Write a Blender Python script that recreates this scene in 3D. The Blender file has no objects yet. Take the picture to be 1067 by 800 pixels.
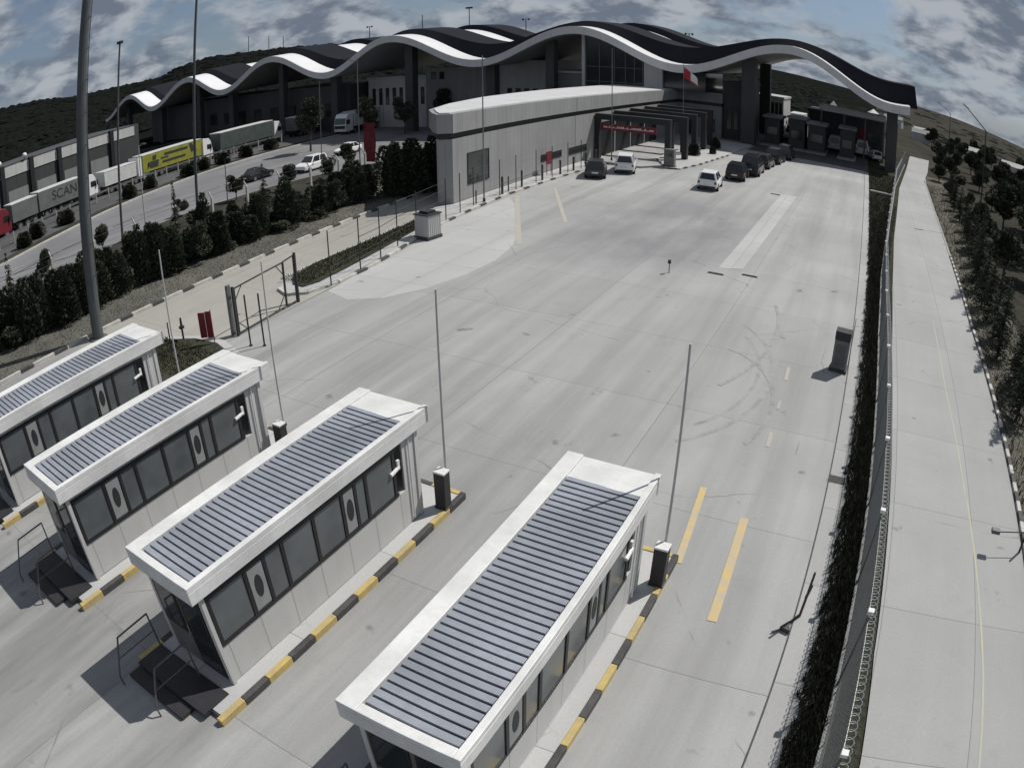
import bpy, math, random
from mathutils import Vector, Matrix, noise as mnoise
random.seed(11)
C = bpy.context.scene.collection
SC = bpy.context.scene
PI = math.pi
H = 10.5
# ------------------------------------------------------------------ materials
def new_mat(name):
    m = bpy.data.materials.new(name); m.use_nodes = True
    nt = m.node_tree
    return m, nt, nt.nodes['Principled BSDF']
def nd(nt, typ, **kw):
    n = nt.nodes.new(typ)
    for k, v in kw.items(): setattr(n, k, v)
    return n
def mixrgb(nt, fac, a, b, blend='MIX'):
    n = nd(nt, 'ShaderNodeMix', data_type='RGBA', blend_type=blend)
    for sock, v in ((n.inputs[0], fac), (n.inputs[6], a), (n.inputs[7], b)):
        if hasattr(v, 'is_output'): nt.links.new(v, sock)
        elif isinstance(v, (int, float)): sock.default_value = v
        else: sock.default_value = (*v, 1)
    return n.outputs[2]
def noise_fac(nt, scale, detail=4, lo=.35, hi=.65, vec_scale=None, coord='Object', rough=.6, dist=0):
    tc = nd(nt, 'ShaderNodeTexCoord')
    out = tc.outputs[coord]
    if vec_scale:
        mp = nd(nt, 'ShaderNodeMapping'); mp.inputs['Scale'].default_value = vec_scale
        nt.links.new(out, mp.inputs['Vector']); out = mp.outputs[0]
    n = nd(nt, 'ShaderNodeTexNoise'); n.inputs['Scale'].default_value = scale
    n.inputs['Detail'].default_value = detail; n.inputs['Roughness'].default_value = rough
    n.inputs['Distortion'].default_value = dist
    nt.links.new(out, n.inputs['Vector'])
    r = nd(nt, 'ShaderNodeMapRange'); r.inputs[1].default_value = lo; r.inputs[2].default_value = hi
    nt.links.new(n.outputs['Fac'], r.inputs[0])
    return r.outputs[0]
def mul(nt, a, k):
    n = nd(nt, 'ShaderNodeMath', operation='MULTIPLY'); nt.links.new(a, n.inputs[0])
    if hasattr(k, 'is_output'): nt.links.new(k, n.inputs[1])
    else: n.inputs[1].default_value = k
    return n.outputs[0]
def simple(name, col, rough=.6, var=.15, scale=3, metallic=0, spec=.4, bump=0):
    m, nt, p = new_mat(name)
    dark = tuple(c*(1-var) for c in col)
    f = noise_fac(nt, scale)
    c = mixrgb(nt, f, dark, col)
    f2 = noise_fac(nt, scale*9, lo=.45, hi=.8)
    c = mixrgb(nt, mul(nt, f2, .5), c, tuple(x*(1-var*1.3) for x in col))
    nt.links.new(c, p.inputs['Base Color'])
    p.inputs['Roughness'].default_value = rough; p.inputs['Metallic'].default_value = metallic
    p.inputs['Specular IOR Level'].default_value = spec
    if bump:
        b = nd(nt, 'ShaderNodeBump'); b.inputs['Strength'].default_value = bump; b.inputs['Distance'].default_value = .02
        nt.links.new(f2, b.inputs['Height']); nt.links.new(b.outputs[0], p.inputs['Normal'])
    return m
def concrete(name, c1, c2, joint=(5.4, 4.6), streak=.35, off=(0, 0), stain=(.16, .16, .155), worn=False):
    """cast concrete: blotches, tyre-darkened streaks along the driving direction, saw-cut joints"""
    m, nt, p = new_mat(name)
    f = noise_fac(nt, .12, 6, .36, .66)
    c = mixrgb(nt, f, c1, c2)
    f = noise_fac(nt, 1.0, 6, .42, .75, vec_scale=(.75, .035, 1))           # streaks along Y
    c = mixrgb(nt, mul(nt, f, streak), c, stain)
    f = noise_fac(nt, .55, 8, .58, .82, rough=.7)
    c = mixrgb(nt, mul(nt, f, .32), c, stain)
    f = noise_fac(nt, 14, 6, .3, .7, rough=.75)
    c = mixrgb(nt, mul(nt, f, .24), c, tuple(x*.6 for x in c1))
    f = noise_fac(nt, .9, 3, .67, .74)                                      # oil drips
    c = mixrgb(nt, mul(nt, f, .6), c, (.08, .08, .078))
    tc = nd(nt, 'ShaderNodeTexCoord'); n1 = nd(nt, 'ShaderNodeTexNoise'); n1.inputs['Scale'].default_value = .8; n1.inputs['Detail'].default_value = 6; nt.links.new(tc.outputs['Object'], n1.inputs['Vector'])
    wv = nd(nt, 'ShaderNodeMix', data_type='VECTOR'); wv.inputs[0].default_value = .35; nt.links.new(tc.outputs['Object'], wv.inputs[4]); nt.links.new(n1.outputs['Color'], wv.inputs[5])
    vo = nd(nt, 'ShaderNodeTexVoronoi', feature='DISTANCE_TO_EDGE'); vo.inputs['Scale'].default_value = .16; nt.links.new(wv.outputs[1], vo.inputs['Vector'])
    lt = nd(nt, 'ShaderNodeMath', operation='LESS_THAN'); nt.links.new(vo.outputs['Distance'], lt.inputs[0]); lt.inputs[1].default_value = .0022
    c = mixrgb(nt, mul(nt, mul(nt, lt.outputs[0], noise_fac(nt, .25, 3, .5, .6)), .5), c, (.12, .12, .115))
    if worn:
        tc = nd(nt, 'ShaderNodeTexCoord'); mp = nd(nt, 'ShaderNodeMapping'); mp.inputs['Location'].default_value = (1.27, -2.35, 0); mp.inputs['Scale'].default_value = (.105, .056, 0)
        nt.links.new(tc.outputs['Object'], mp.inputs['Vector']); g = nd(nt, 'ShaderNodeTexGradient', gradient_type='QUADRATIC_SPHERE'); nt.links.new(mp.outputs[0], g.inputs[0])
        r = nd(nt, 'ShaderNodeMapRange'); r.inputs[1].default_value = .02; r.inputs[2].default_value = .35; nt.links.new(g.outputs[1], r.inputs[0])
        f = noise_fac(nt, .35, 6, .25, .6, vec_scale=(1, .5, 1)); c = mixrgb(nt, mul(nt, mul(nt, f, r.outputs[0]), .62), c, (.17, .172, .185))
    if worn:
        tc = nd(nt, 'ShaderNodeTexCoord'); sp = nd(nt, 'ShaderNodeSeparateXYZ'); nt.links.new(tc.outputs['Object'], sp.inputs[0])
        r = nd(nt, 'ShaderNodeMapRange'); r.inputs[1].default_value = 30; r.inputs[2].default_value = 4; nt.links.new(sp.outputs[1], r.inputs[0])
        r2 = nd(nt, 'ShaderNodeMapRange'); r2.inputs[1].default_value = -4; r2.inputs[2].default_value = -9; nt.links.new(sp.outputs[0], r2.inputs[0])
        f = noise_fac(nt, 1.0, 5, .40, .62, vec_scale=(.55, .05, 1), rough=.65); c = mixrgb(nt, mul(nt, mul(nt, mul(nt, f, r.outputs[0]), r2.outputs[0]), .75), c, (.15, .15, .148))
    tc = nd(nt, 'ShaderNodeTexCoord'); mp = nd(nt, 'ShaderNodeMapping'); mp.inputs['Location'].default_value = (off[0], off[1], 0)
    nt.links.new(tc.outputs['Object'], mp.inputs['Vector'])
    b = nd(nt, 'ShaderNodeTexBrick'); b.offset = 0; b.inputs['Scale'].default_value = 1
    b.inputs['Brick Width'].default_value = joint[0]; b.inputs['Row Height'].default_value = joint[1]
    b.inputs['Mortar Size'].default_value = .014; b.inputs['Mortar Smooth'].default_value = .4
    b.inputs['Color1'].default_value = (0, 0, 0, 1); b.inputs['Color2'].default_value = (.35, .35, .35, 1); b.inputs['Mortar'].default_value = (1, 1, 1, 1)
    nt.links.new(mp.outputs[0], b.inputs['Vector'])
    c = mixrgb(nt, mul(nt, b.outputs['Fac'], .55), c, (.12, .12, .12))
    sep = nd(nt, 'ShaderNodeSeparateColor'); nt.links.new(b.outputs['Color'], sep.inputs[0])
    c = mixrgb(nt, mul(nt, sep.outputs[0], .5), c, tuple(x*.55 for x in c1))
    nt.links.new(c, p.inputs['Base Color']); p.inputs['Roughness'].default_value = .85; p.inputs['Specular IOR Level'].default_value = .25
    bp = nd(nt, 'ShaderNodeBump'); bp.inputs['Strength'].default_value = .25; bp.inputs['Distance'].default_value = .01
    nt.links.new(noise_fac(nt, 30, 5), bp.inputs['Height']); nt.links.new(bp.outputs[0], p.inputs['Normal'])
    return m
def leafy(name, c1, c2):
    m, nt, p = new_mat(name)
    f = noise_fac(nt, 1.6, 4, .35, .65)
    c = mixrgb(nt, f, c1, c2)
    oi = nd(nt, 'ShaderNodeObjectInfo')
    c = mixrgb(nt, mul(nt, oi.outputs['Random'], .5), c, tuple(x*.55 for x in c1))
    nt.links.new(c, p.inputs['Base Color']); p.inputs['Roughness'].default_value = .95; p.inputs['Specular IOR Level'].default_value = .03
    return m
def faded_paint(name, col, under, keep=.55):
    m, nt, p = new_mat(name)
    f = noise_fac(nt, 2.2, 8, .25+.3*(1-keep), .75, rough=.7)
    c = mixrgb(nt, f, under, col)
    nt.links.new(c, p.inputs['Base Color']); p.inputs['Roughness'].default_value = .8
    return m
def window_glass(name, col=(.05, .06, .065), rough=.12):
    m, nt, p = new_mat(name)
    f = noise_fac(nt, .8, 3); c = mixrgb(nt, f, col, tuple(x*1.5 for x in col))
    nt.links.new(c, p.inputs['Base Color']); p.inputs['Roughness'].default_value = rough; p.inputs['Specular IOR Level'].default_value = .6
    return m
def ground_mat(name, cols, scales=(.05, .4, 3)):
    m, nt, p = new_mat(name)
    c = mixrgb(nt, noise_fac(nt, scales[0], 6, .38, .62), cols[0], cols[1])
    c = mixrgb(nt, mul(nt, noise_fac(nt, scales[1], 6, .42, .66), .8), c, cols[2])
    c = mixrgb(nt, mul(nt, noise_fac(nt, scales[2], 6, .4, .7), .5), c, cols[3])
    nt.links.new(c, p.inputs['Base Color']); p.inputs['Roughness'].default_value = 1; p.inputs['Specular IOR Level'].default_value = 0
    b = nd(nt, 'ShaderNodeBump'); b.inputs['Strength'].default_value = .7; b.inputs['Distance'].default_value = .08
    nt.links.new(noise_fac(nt, 6, 6), b.inputs['Height']); nt.links.new(b.outputs[0], p.inputs['Normal'])
    return m
def asphalt(name, c1, c2):
    m, nt, p = new_mat(name)
    c = mixrgb(nt, noise_fac(nt, .15, 6, .35, .65), c1, c2)
    c = mixrgb(nt, mul(nt, noise_fac(nt, 1, 6, .4, .75, vec_scale=(.8, .04, 1)), .5), c, tuple(x*.55 for x in c1))
    c = mixrgb(nt, mul(nt, noise_fac(nt, 20, 4), .25), c, tuple(x*1.4 for x in c2))
    nt.links.new(c, p.inputs['Base Color']); p.inputs['Roughness'].default_value = .9; p.inputs['Specular IOR Level'].default_value = .2
    return m
def panel_wall(name, col, line=1.2, dirt=.25, rough=.55):
    """cladding with faint vertical panel joints and rain streaks"""
    m, nt, p = new_mat(name)
    c = mixrgb(nt, noise_fac(nt, .4, 5), tuple(x*.9 for x in col), col)
    c = mixrgb(nt, mul(nt, noise_fac(nt, 1, 5, .45, .75, vec_scale=(1.6, 1.6, .12)), dirt), c, tuple(x*.55 for x in col))
    tc = nd(nt, 'ShaderNodeTexCoord'); sx = nd(nt, 'ShaderNodeSeparateXYZ'); nt.links.new(tc.outputs['Object'], sx.inputs[0])
    ad = nd(nt, 'ShaderNodeMath', operation='ADD'); nt.links.new(sx.outputs[0], ad.inputs[0]); nt.links.new(sx.outputs[1], ad.inputs[1])
    fr = nd(nt, 'ShaderNodeMath', operation='PINGPONG'); nt.links.new(ad.outputs[0], fr.inputs[0]); fr.inputs[1].default_value = line/2
    lt = nd(nt, 'ShaderNodeMath', operation='LESS_THAN'); nt.links.new(fr.outputs[0], lt.inputs[0]); lt.inputs[1].default_value = .018
    c = mixrgb(nt, mul(nt, lt.outputs[0], .45), c, tuple(x*.35 for x in col))
    nt.links.new(c, p.inputs['Base Color']); p.inputs['Roughness'].default_value = rough; p.inputs['Specular IOR Level'].default_value = .3 if rough < .8 else .08
    return m
M = {}
M['yard'] = concrete('yard_concrete', (.365, .366, .358), (.445, .446, .438), (5.6, 5.2), .5, off=(-.45, 1.2), worn=True)
M['lane'] = concrete('entry_lane_concrete', (.34, .33, .295), (.42, .41, .37), (7.0, 5.5), .25, off=(1, 0))
M['road'] = concrete('road_concrete', (.36, .361, .356), (.43, .431, .425), (2.6, 4.4), .16, off=(.05, .6))
M['light_concrete'] = concrete('light_concrete', (.44, .44, .435), (.52, .52, .51), (3.2, 3.2), .15)
M['apron'] = concrete('apron_concrete', (.36, .36, .355), (.45, .45, .44), (1.6, 3.2), .15)
M['asphalt'] = asphalt('worn_asphalt', (.15, .15, .155), (.22, .22, .225))
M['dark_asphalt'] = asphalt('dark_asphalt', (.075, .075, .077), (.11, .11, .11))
M['terrain'] = ground_mat('dry_grass_earth', ((.042, .041, .034), (.068, .064, .053), (.026, .028, .022), (.095, .09, .076)), (.012, .12, 1.5))
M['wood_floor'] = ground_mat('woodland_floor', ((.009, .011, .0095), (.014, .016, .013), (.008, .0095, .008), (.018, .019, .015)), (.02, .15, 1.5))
M['grass'] = ground_mat('rough_grass', ((.045, .05, .035), (.075, .075, .055), (.03, .035, .024), (.10, .095, .075)), (.3, 1.2, 6))
M['verge_soil'] = ground_mat('dry_verge', ((.12, .115, .10), (.17, .16, .135), (.06, .06, .045), (.22, .21, .18)), (.3, 1.2, 6))
M['bank'] = ground_mat('grey_bank', ((.12, .12, .105), (.16, .155, .135), (.08, .08, .068), (.19, .185, .165)), (.2, .9, 5))
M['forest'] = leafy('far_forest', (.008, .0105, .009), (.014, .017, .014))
M['hedge_leaf'] = leafy('hedge_leaf', (.048, .056, .040), (.098, .106, .078))
M['conifer_leaf'] = leafy('conifer_leaf', (.046, .054, .039), (.092, .10, .072))
M['broad_leaf'] = leafy('broad_leaf', (.050, .057, .041), (.10, .106, .078))
M['dry_leaf'] = leafy('dry_grass_leaf', (.05, .052, .034), (.10, .095, .065))
M['pale_leaf'] = leafy('bleached_weeds', (.16, .155, .125), (.28, .27, .23))
M['bark'] = simple('bark', (.09, .075, .06), .9, .3, 6)
M['white'] = simple('white_metal', (.77, .77, .755), .5, .22, .9)
M['white_dull'] = panel_wall('booth_panel', (.54, .54, .53), .95, .28)
M['slat'] = simple('roof_slat_metal', (.30, .32, .365), .5, .3, .7)
M['groove'] = simple('roof_groove', (.045, .048, .056), .8)
M['frame'] = simple('dark_frame', (.022, .023, .025), .5, .2)
M['glass'] = window_glass('booth_glass', (.085, .095, .10), .15)
M['dark_glass'] = window_glass('dark_glass', (.02, .024, .026), .1)
M['glass_and_shade'] = simple('glass_and_shade', (.02, .022, .024), .5, .2, 1, 0, .15)
M['blind'] = simple('window_inner', (.30, .31, .31), .7)
M['black_paint'] = faded_paint('black_paint', (.028, .028, .03), (.085, .083, .08), .75)
M['kerb_white'] = faded_paint('kerb_white', (.62, .61, .56), (.36, .35, .32), .75)
M['yellow_paint'] = faded_paint('yellow_paint', (.64, .46, .11), (.33, .28, .17), .8)
M['kerb_grey'] = simple('kerb_concrete', (.36, .36, .35), .85, .2, 3)
M['line_orange'] = faded_paint('faded_orange_line', (.66, .44, .10), (.40, .38, .33), .75)
M['line_pale'] = faded_paint('faint_line', (.47, .40, .27), (.37, .365, .35), .5)
M['line_faint'] = faded_paint('almost_worn_line', (.42, .40, .33), (.365, .365, .36), .2)
M['line_yellow'] = faded_paint('faded_yellow_line', (.50, .46, .20), (.40, .395, .36), .4)
M['tyre'] = faded_paint('tyre_mark', (.19, .19, .19), (.32, .32, .315), .4)
M['galv'] = simple('galvanised_steel', (.20, .21, .215), .45, .2, 2, .4)
M['mast'] = simple('mast_steel', (.105, .115, .12), .5, .2, 1.5, .2)
M['dark_steel'] = simple('dark_steel', (.035, .035, .038), .55, .25, 3)
M['grey_steel'] = simple('grey_steel', (.13, .13, .135), .55, .25, 3)
M['cabinet'] = simple('grey_cabinet', (.17, .17, .168), .6, .2, 3)
M['fascia'] = panel_wall('canopy_fascia', (.68, .68, .675), 2.4, .15)
M['roof_white'] = simple('roof_white_sheet', (.82, .82, .83), .35, .06, .4)
M['roof_dark'] = panel_wall('roof_dark_sheet', (.022, .023, .030), 1.3, .3, .95)
M['soffit'] = panel_wall('canopy_soffit', (.42, .42, .415), 1.5, .3)
M['pillar'] = panel_wall('pillar_cladding', (.07, .07, .07), 1.1, .3)
M['terminal'] = panel_wall('terminal_cladding', (.32, .32, .318), .62, .4)
M['terminal_roof'] = simple('terminal_roof', (.60, .60, .60), .6, .12, .5)
M['band'] = panel_wall('dark_band', (.03, .031, .033), 1.2, .3)
M['hall'] = panel_wall('dark_hall', (.07, .07, .072), 2.6, .45)
M['hall_grey'] = panel_wall('grey_hall', (.23, .235, .235), 2, .35)
M['hall_pale'] = panel_wall('pale_hall', (.52, .52, .51), 2, .3)
M['shed'] = panel_wall('shed_cladding', (.06, .063, .063), 3, .4)
M['parapet'] = panel_wall('pale_parapet', (.50, .50, .49), 3, .3)
M['red'] = simple('dark_red_paint', (.19, .018, .03), .5, .2, 2)
M['flag_red'] = simple('flag_red', (.42, .03, .04), .7, .2, 2)
M['lettering'] = simple('pale_lettering', (.62, .58, .58), .6)
M['car_white'] = simple('white_car_paint', (.80, .80, .80), .25, .03, 2, 0, .6)
M['car_black'] = simple('black_car_paint', (.018, .018, .02), .2, .1, 2, 0, .6)
M['car_grey'] = simple('dark_grey_car_paint', (.06, .06, .065), .25, .1, 2, .3, .6)
M['rubber'] = simple('tyre_rubber', (.02, .02, .02), .85)
M['rim'] = simple('wheel_rim', (.35, .35, .36), .35, .1, 4, .7)
M['lamp_red'] = simple('tail_lamp', (.12, .01, .012), .3)
M['lamp_clear'] = simple('head_lamp', (.7, .7, .68), .2)
M['plate'] = simple('number_plate', (.75, .75, .73), .5)
M['tr_white'] = simple('trailer_white', (.62, .62, .61), .5, .15, .8)
M['tr_grey'] = simple('trailer_grey', (.16, .165, .165), .6, .25, .8)
M['tr_green'] = simple('trailer_dark_green', (.075, .095, .09), .6, .3, .8)
M['tr_yellow'] = simple('trailer_yellow', (.31, .315, .045), .6, .3, .8)
M['tr_print'] = simple('trailer_print', (.04, .045, .04), .6)
M['cab_teal'] = window_glass('windscreen_teal', (.05, .08, .075), .15)
M['wire'] = simple('fence_wire', (.22, .225, .22), .5, .2, 5, .5)
M['razor'] = simple('razor_wire', (.80, .80, .79), .45, .1, 5)
M['sign_dark'] = simple('emblem_dark', (.03, .032, .036), .6)
# ------------------------------------------------------------------ mesh helper
class MB:
    def __init__(s): s.v = []; s.f = []; s.m = []
    def add(s, vs, fs, m=0):
        o = len(s.v); s.v += [tuple(v) for v in vs]
        for f in fs: s.f.append(tuple(i+o for i in f)); s.m.append(m)
        return s
    def box(s, x0, x1, y0, y1, z0, z1, m=0):
        return s.add([(x0,y0,z0),(x1,y0,z0),(x1,y1,z0),(x0,y1,z0),(x0,y0,z1),(x1,y0,z1),(x1,y1,z1),(x0,y1,z1)],
                     [(3,2,1,0),(4,5,6,7),(0,1,5,4),(1,2,6,5),(2,3,7,6),(3,0,4,7)], m)
    def prism(s, poly, z0, z1, m=0):
        n = len(poly)
        vs = [(*p, z0) for p in poly]+[(*p, z1) for p in poly]
        return s.add(vs, [tuple(range(n-1, -1, -1)), tuple(range(n, 2*n))]+[(i, (i+1) % n, n+(i+1) % n, n+i) for i in range(n)], m)
    def flat(s, poly, z, m=0):
        return s.add([(*p, z) for p in poly], [tuple(range(len(poly)))], m)
    def tube(s, p0, p1, r0, r1=None, n=8, m=0, cap=True):
        r1 = r0 if r1 is None else r1
        p0 = Vector(p0); p1 = Vector(p1); d = (p1-p0).normalized()
        a = d.orthogonal().normalized(); b = d.cross(a)
        vs = [p0+(a*math.cos(2*PI*i/n)+b*math.sin(2*PI*i/n))*r0 for i in range(n)]+[p1+(a*math.cos(2*PI*i/n)+b*math.sin(2*PI*i/n))*r1 for i in range(n)]
        fs = [(i, (i+1) % n, n+(i+1) % n, n+i) for i in range(n)]
        if cap: fs += [tuple(range(n-1, -1, -1)), tuple(range(n, 2*n))]
        return s.add(vs, fs, m)
    def path(s, pts, r, n=6, m=0):
        for a, b in zip(pts, pts[1:]): s.tube(a, b, r, r, n, m)
        return s
    def loft(s, rings, m=0, cap=True):
        n = len(rings[0]); vs = [v for r in rings for v in r]; fs = []
        for k in range(len(rings)-1):
            for i in range(n):
                fs.append((k*n+i, k*n+(i+1) % n, (k+1)*n+(i+1) % n, (k+1)*n+i))
        if cap: fs += [tuple(range(n-1, -1, -1)), tuple(range((len(rings)-1)*n, len(rings)*n))]
        return s.add(vs, fs, m)
    def mesh(s, name, mats, smooth=False):
        me = bpy.data.meshes.new(name); me.from_pydata(s.v, [], s.f)
        mats = mats if isinstance(mats, (list, tuple)) else [mats]
        for mm in mats: me.materials.append(mm)
        if len(mats) > 1: me.polygons.foreach_set('material_index', s.m)
        if smooth: me.polygons.foreach_set('use_smooth', [True]*len(me.polygons))
        me.update()
        return me
def obj(name, mb, mats, parent=None, loc=(0, 0, 0), rz=0, bevel=0, smooth=False, label=None):
    me = mb if isinstance(mb, bpy.types.Mesh) else mb.mesh(name, mats, smooth)
    o = bpy.data.objects.new(name, me); C.objects.link(o)
    o.location = loc; o.rotation_euler = (0, 0, rz)
    if parent: o.parent = parent
    if bevel:
        b = o.modifiers.new('bevel', 'BEVEL'); b.width = bevel; b.segments = 2; b.limit_method = 'ANGLE'
    if label: o['label'] = label
    return o
def tag(o, label, cat, group=None):
    o['label'] = label; o['category'] = cat
    if group: o['group'] = group
    return o
def thing(name, label, cat, loc=(0, 0, 0), rz=0, group=None):
    o = bpy.data.objects.new(name, None); C.objects.link(o); o.empty_display_size = .3
    o.location = loc; o.rotation_euler = (0, 0, rz)
    return tag(o, label, cat, group)
def structure(name, mb, mats, smooth=False):
    o = obj(name, mb, mats, smooth=smooth); o['kind'] = 'structure'; return o
def stuff(name, mb, mats, smooth=False):
    o = obj(name, mb, mats, smooth=smooth); o['kind'] = 'stuff'; return o
def dup(root, loc, rz=0, label=None, group=None, scale=None):
    r = root.copy(); C.objects.link(r); r.location = loc; r.rotation_euler = (0, 0, rz)
    if label: r['label'] = label
    if group: r['group'] = group
    if scale: r.scale = scale
    for ch in list(root.children):
        c = ch.copy(); C.objects.link(c); c.parent = r
        for g in list(ch.children):
            d = g.copy(); C.objects.link(d); d.parent = c
    return r
def lerp_tab(tab, x):
    if x <= tab[0][0]: return tab[0][1]
    for (a, b), (c, d) in zip(tab, tab[1:]):
        if x <= c: return b+(d-b)*(x-a)/(c-a)
    return tab[-1][1]
def smooth(a, b, x):
    t = max(0, min(1, (x-a)/(b-a))); return t*t*(3-2*t)
# ------------------------------------------------------------------ terrain
SKY = [(-180, .2), (-90, 2.6), (-70.5, 2.3), (-67.5, 2.15), (-63.3, 1.46), (-59.6, 1.37), (-56.3, 1.34), (-54.2, 2.0), (-52.2, 2.2), (-49.4, 2.15),
       (-30, 1.2), (-7.8, .31), (-5.7, .15), (-3.3, -.08), (0, -.35), (4.4, -.45), (8.3, -.7), (10.9, -1.02), (14.2, -1.43), (40, -1.8), (180, -.5)]
def base_z(x, y):
    z = -2*smooth(-35.6, -45.5, x)
    return z
def terrain_z(r, az):
    x = r*math.sin(az); y = r*math.cos(az); zb = base_z(x, y); deg = math.degrees(az)
    R0 = 150 if deg < 2 else (150+(112-150)*smooth(2, 7, deg)); R1 = 1100 if deg < -10 else 1700
    if r <= R0: return zb
    e0 = math.atan2(zb-H, R0); e1 = math.radians(lerp_tab(SKY, deg))
    t = min(1, math.log(r/R0)/math.log(R1/R0)); t = t**.8
    e = e0+(e1-e0)*t
    z = H+r*math.tan(e)
    z += (mnoise.noise(Vector((x*.01, y*.01, 3)))*(.008 if deg < -3 else .0022)+mnoise.noise(Vector((x*.03, y*.03, 7)))*(.003 if deg < -3 else .0009))*r*min(1, (r-R0)/120)*(1-t)
    return z
mb = MB(); AZ = []
a = -180.0
while a < 180: AZ.append(math.radians(a)); a += 1.0 if -90 < a < 40 else 5.0
RR = [3, 6, 10, 14, 18, 22, 26, 30, 34, 36, 38, 40, 42, 44, 46, 48, 50, 55, 60, 66, 72, 80, 90, 100, 112, 125, 140, 150, 165, 185, 210, 240, 280, 330, 400, 480, 580, 700, 850, 1000, 1100, 1300, 1500, 1700, 2100]
n = len(AZ); vs = [(0, 0, 0)]; fs = []
for r in RR:
    for az in AZ:
        z = terrain_z(r, az)
        if r > 1700: z = terrain_z(1700, az)-25
        vs.append((r*math.sin(az), r*math.cos(az), z-.02))
for i in range(n): fs.append((0, 1+(i+1) % n, 1+i))
for k in range(len(RR)-1):
    for i in range(n):
        fs.append((1+k*n+i, 1+k*n+(i+1) % n, 1+(k+1)*n+(i+1) % n, 1+(k+1)*n+i))
mb.add(vs, fs)
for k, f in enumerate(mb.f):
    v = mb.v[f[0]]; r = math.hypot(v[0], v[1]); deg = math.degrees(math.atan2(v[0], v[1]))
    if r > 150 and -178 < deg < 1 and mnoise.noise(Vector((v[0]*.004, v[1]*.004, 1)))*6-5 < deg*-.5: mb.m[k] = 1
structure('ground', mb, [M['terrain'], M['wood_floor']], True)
def gz(x, y): return terrain_z(math.hypot(x, y), math.atan2(x, y))
# ---- paved sheets
def strip(tabL, tabR, ys, z, name, m, zf=None):
    mb = MB(); vs = []; fs = []
    for y in ys: vs += [(lerp_tab(tabL, y), y, z), (lerp_tab(tabR, y), y, z)]
    for i in range(len(ys)-1): fs.append((2*i, 2*i+1, 2*i+3, 2*i+2))
    mb.add(vs, fs); return structure(name, mb, m)
def fr(a, b, s):
    out = []; x = a
    while x < b: out.append(x); x += s
    return out+[b]
KERB_L = [(0, -29.7), (9, -29.65), (24, -29.7), (36, -30.4), (46, -30.8), (60, -30.8)]
mb = MB(); mb.flat([(-29.7, -6), (.45, -6), (.45, 150), (-29, 150), (-29, 46), (-24.3, 40), (-24.0, 36), (-22.2, 25.5), (-22.0, 17.4), (-29.7, 13)], .006)
structure('yard', mb, M['yard'])
strip(KERB_L, [(0, -22), (24, -22), (36, -24), (46, -24.5), (60, -26)], [13.0, 17.4, 25.5, 36, 40, 46, 60], .010, 'entry_lane', M['lane'])
strip([(0, .47), (200, .47)], [(0, 1.2), (10, 1.3), (20, 1.18), (50, .98), (90, .95)], fr(-6, 88, 3.2), .016, 'yard_edge_slab', M['apron'])
mb = MB(); mb.box(.43, .475, -6, 88, -.02, .0125); structure('drain_joint', mb, M['black_paint'])
ROAD_L = [(-10, 2.75), (7.9, 2.7), (10.7, 2.5), (16, 2.42), (27, 2.3), (38, 2.5), (51, 2.96), (80, 4.7), (105, 7.1), (127, 9.0), (150, 13)]
ROAD_R = [(-10, 6.95), (19, 6.95), (35, 7.0), (50, 7.4), (70, 8.0), (93, 8.9), (105, 10.5), (129, 13.0), (150, 17.5)]
strip(ROAD_L, ROAD_R, fr(-10, 128, 3), .012, 'right_road', M['road'])
strip([(0, .9), (20, 1.1), (50, .95), (90, .9)], [(y, x-.05) for y, x in ROAD_L], fr(-6, 100, 3), .008, 'grass_verge', M['grass'])
strip([(y, x+.1) for y, x in ROAD_R], [(y, x+3.2) for y, x in ROAD_R], fr(-8, 100, 4), .006, 'right_verge', M['verge_soil'])
# light strip and patch of new concrete
mb = MB(); mb.flat([(-7.05, 34.9), (-5.85, 35.6), (-5.6, 60.3), (-6.95, 59.9)], .0125); structure('new_concrete_strip', mb, M['light_concrete'])
mb = MB(); mb.flat([(-22.1, 23.2), (-20.4, 22.6), (-19.0, 23.4), (-18.0, 25.2), (-17.4, 27.8), (-17.3, 30.4), (-17.8, 33), (-18.9, 36), (-20.6, 39.2), (-22.6, 42.4), (-24.2, 44.5), (-24.0, 36.2), (-22.6, 29.5)], .0105); structure('pale_concrete_corner', mb, M['light_concrete'])
# painted lines
def line(name, pts, w, m, z=.0165):
    mb = MB()
    for (a, b) in zip(pts, pts[1:]):
        a = Vector(a); b = Vector(b); d = (b-a).normalized(); nrm = Vector((-d.y, d.x))*w/2
        mb.flat([tuple(a-nrm), tuple(b-nrm), tuple(b+nrm), tuple(a+nrm)], z)
    return structure(name, mb, m)
line('lane_line', [(-24.0, 45.3), (-17.67, 33.54)], .34, M['line_pale'])
line('lane_line', [(-22.73, 48.97), (-17.51, 39.31)], .26, M['line_pale'])
line('lane_line', [(-1.27, 10.85), (-1.5, 14.7)], .22, M['line_orange'])
line('lane_line', [(-1.62, 18.4), (-1.66, 19.3)], .12, M['line_pale'])
line('lane_line', [(-1.8, 23.2), (-1.85, 24.4)], .13, M['line_pale'])
line('lane_line', [(-1.72, 20.9), (-1.74, 21.5)], .1, M['line_faint'])
line('lane_line', [(-2.55, 12.4), (-2.85, 15.6)], .18, M['line_orange'])
line('road_centre_line', [(5.5, 6), (5.4, 10.9), (5.2, 15), (5.05, 18)], .06, M['line_yellow'])
line('road_centre_line', [(5.0, 18.2), (4.72, 26), (4.7, 34)], .05, M['line_yellow'])
mb = MB()
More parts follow.
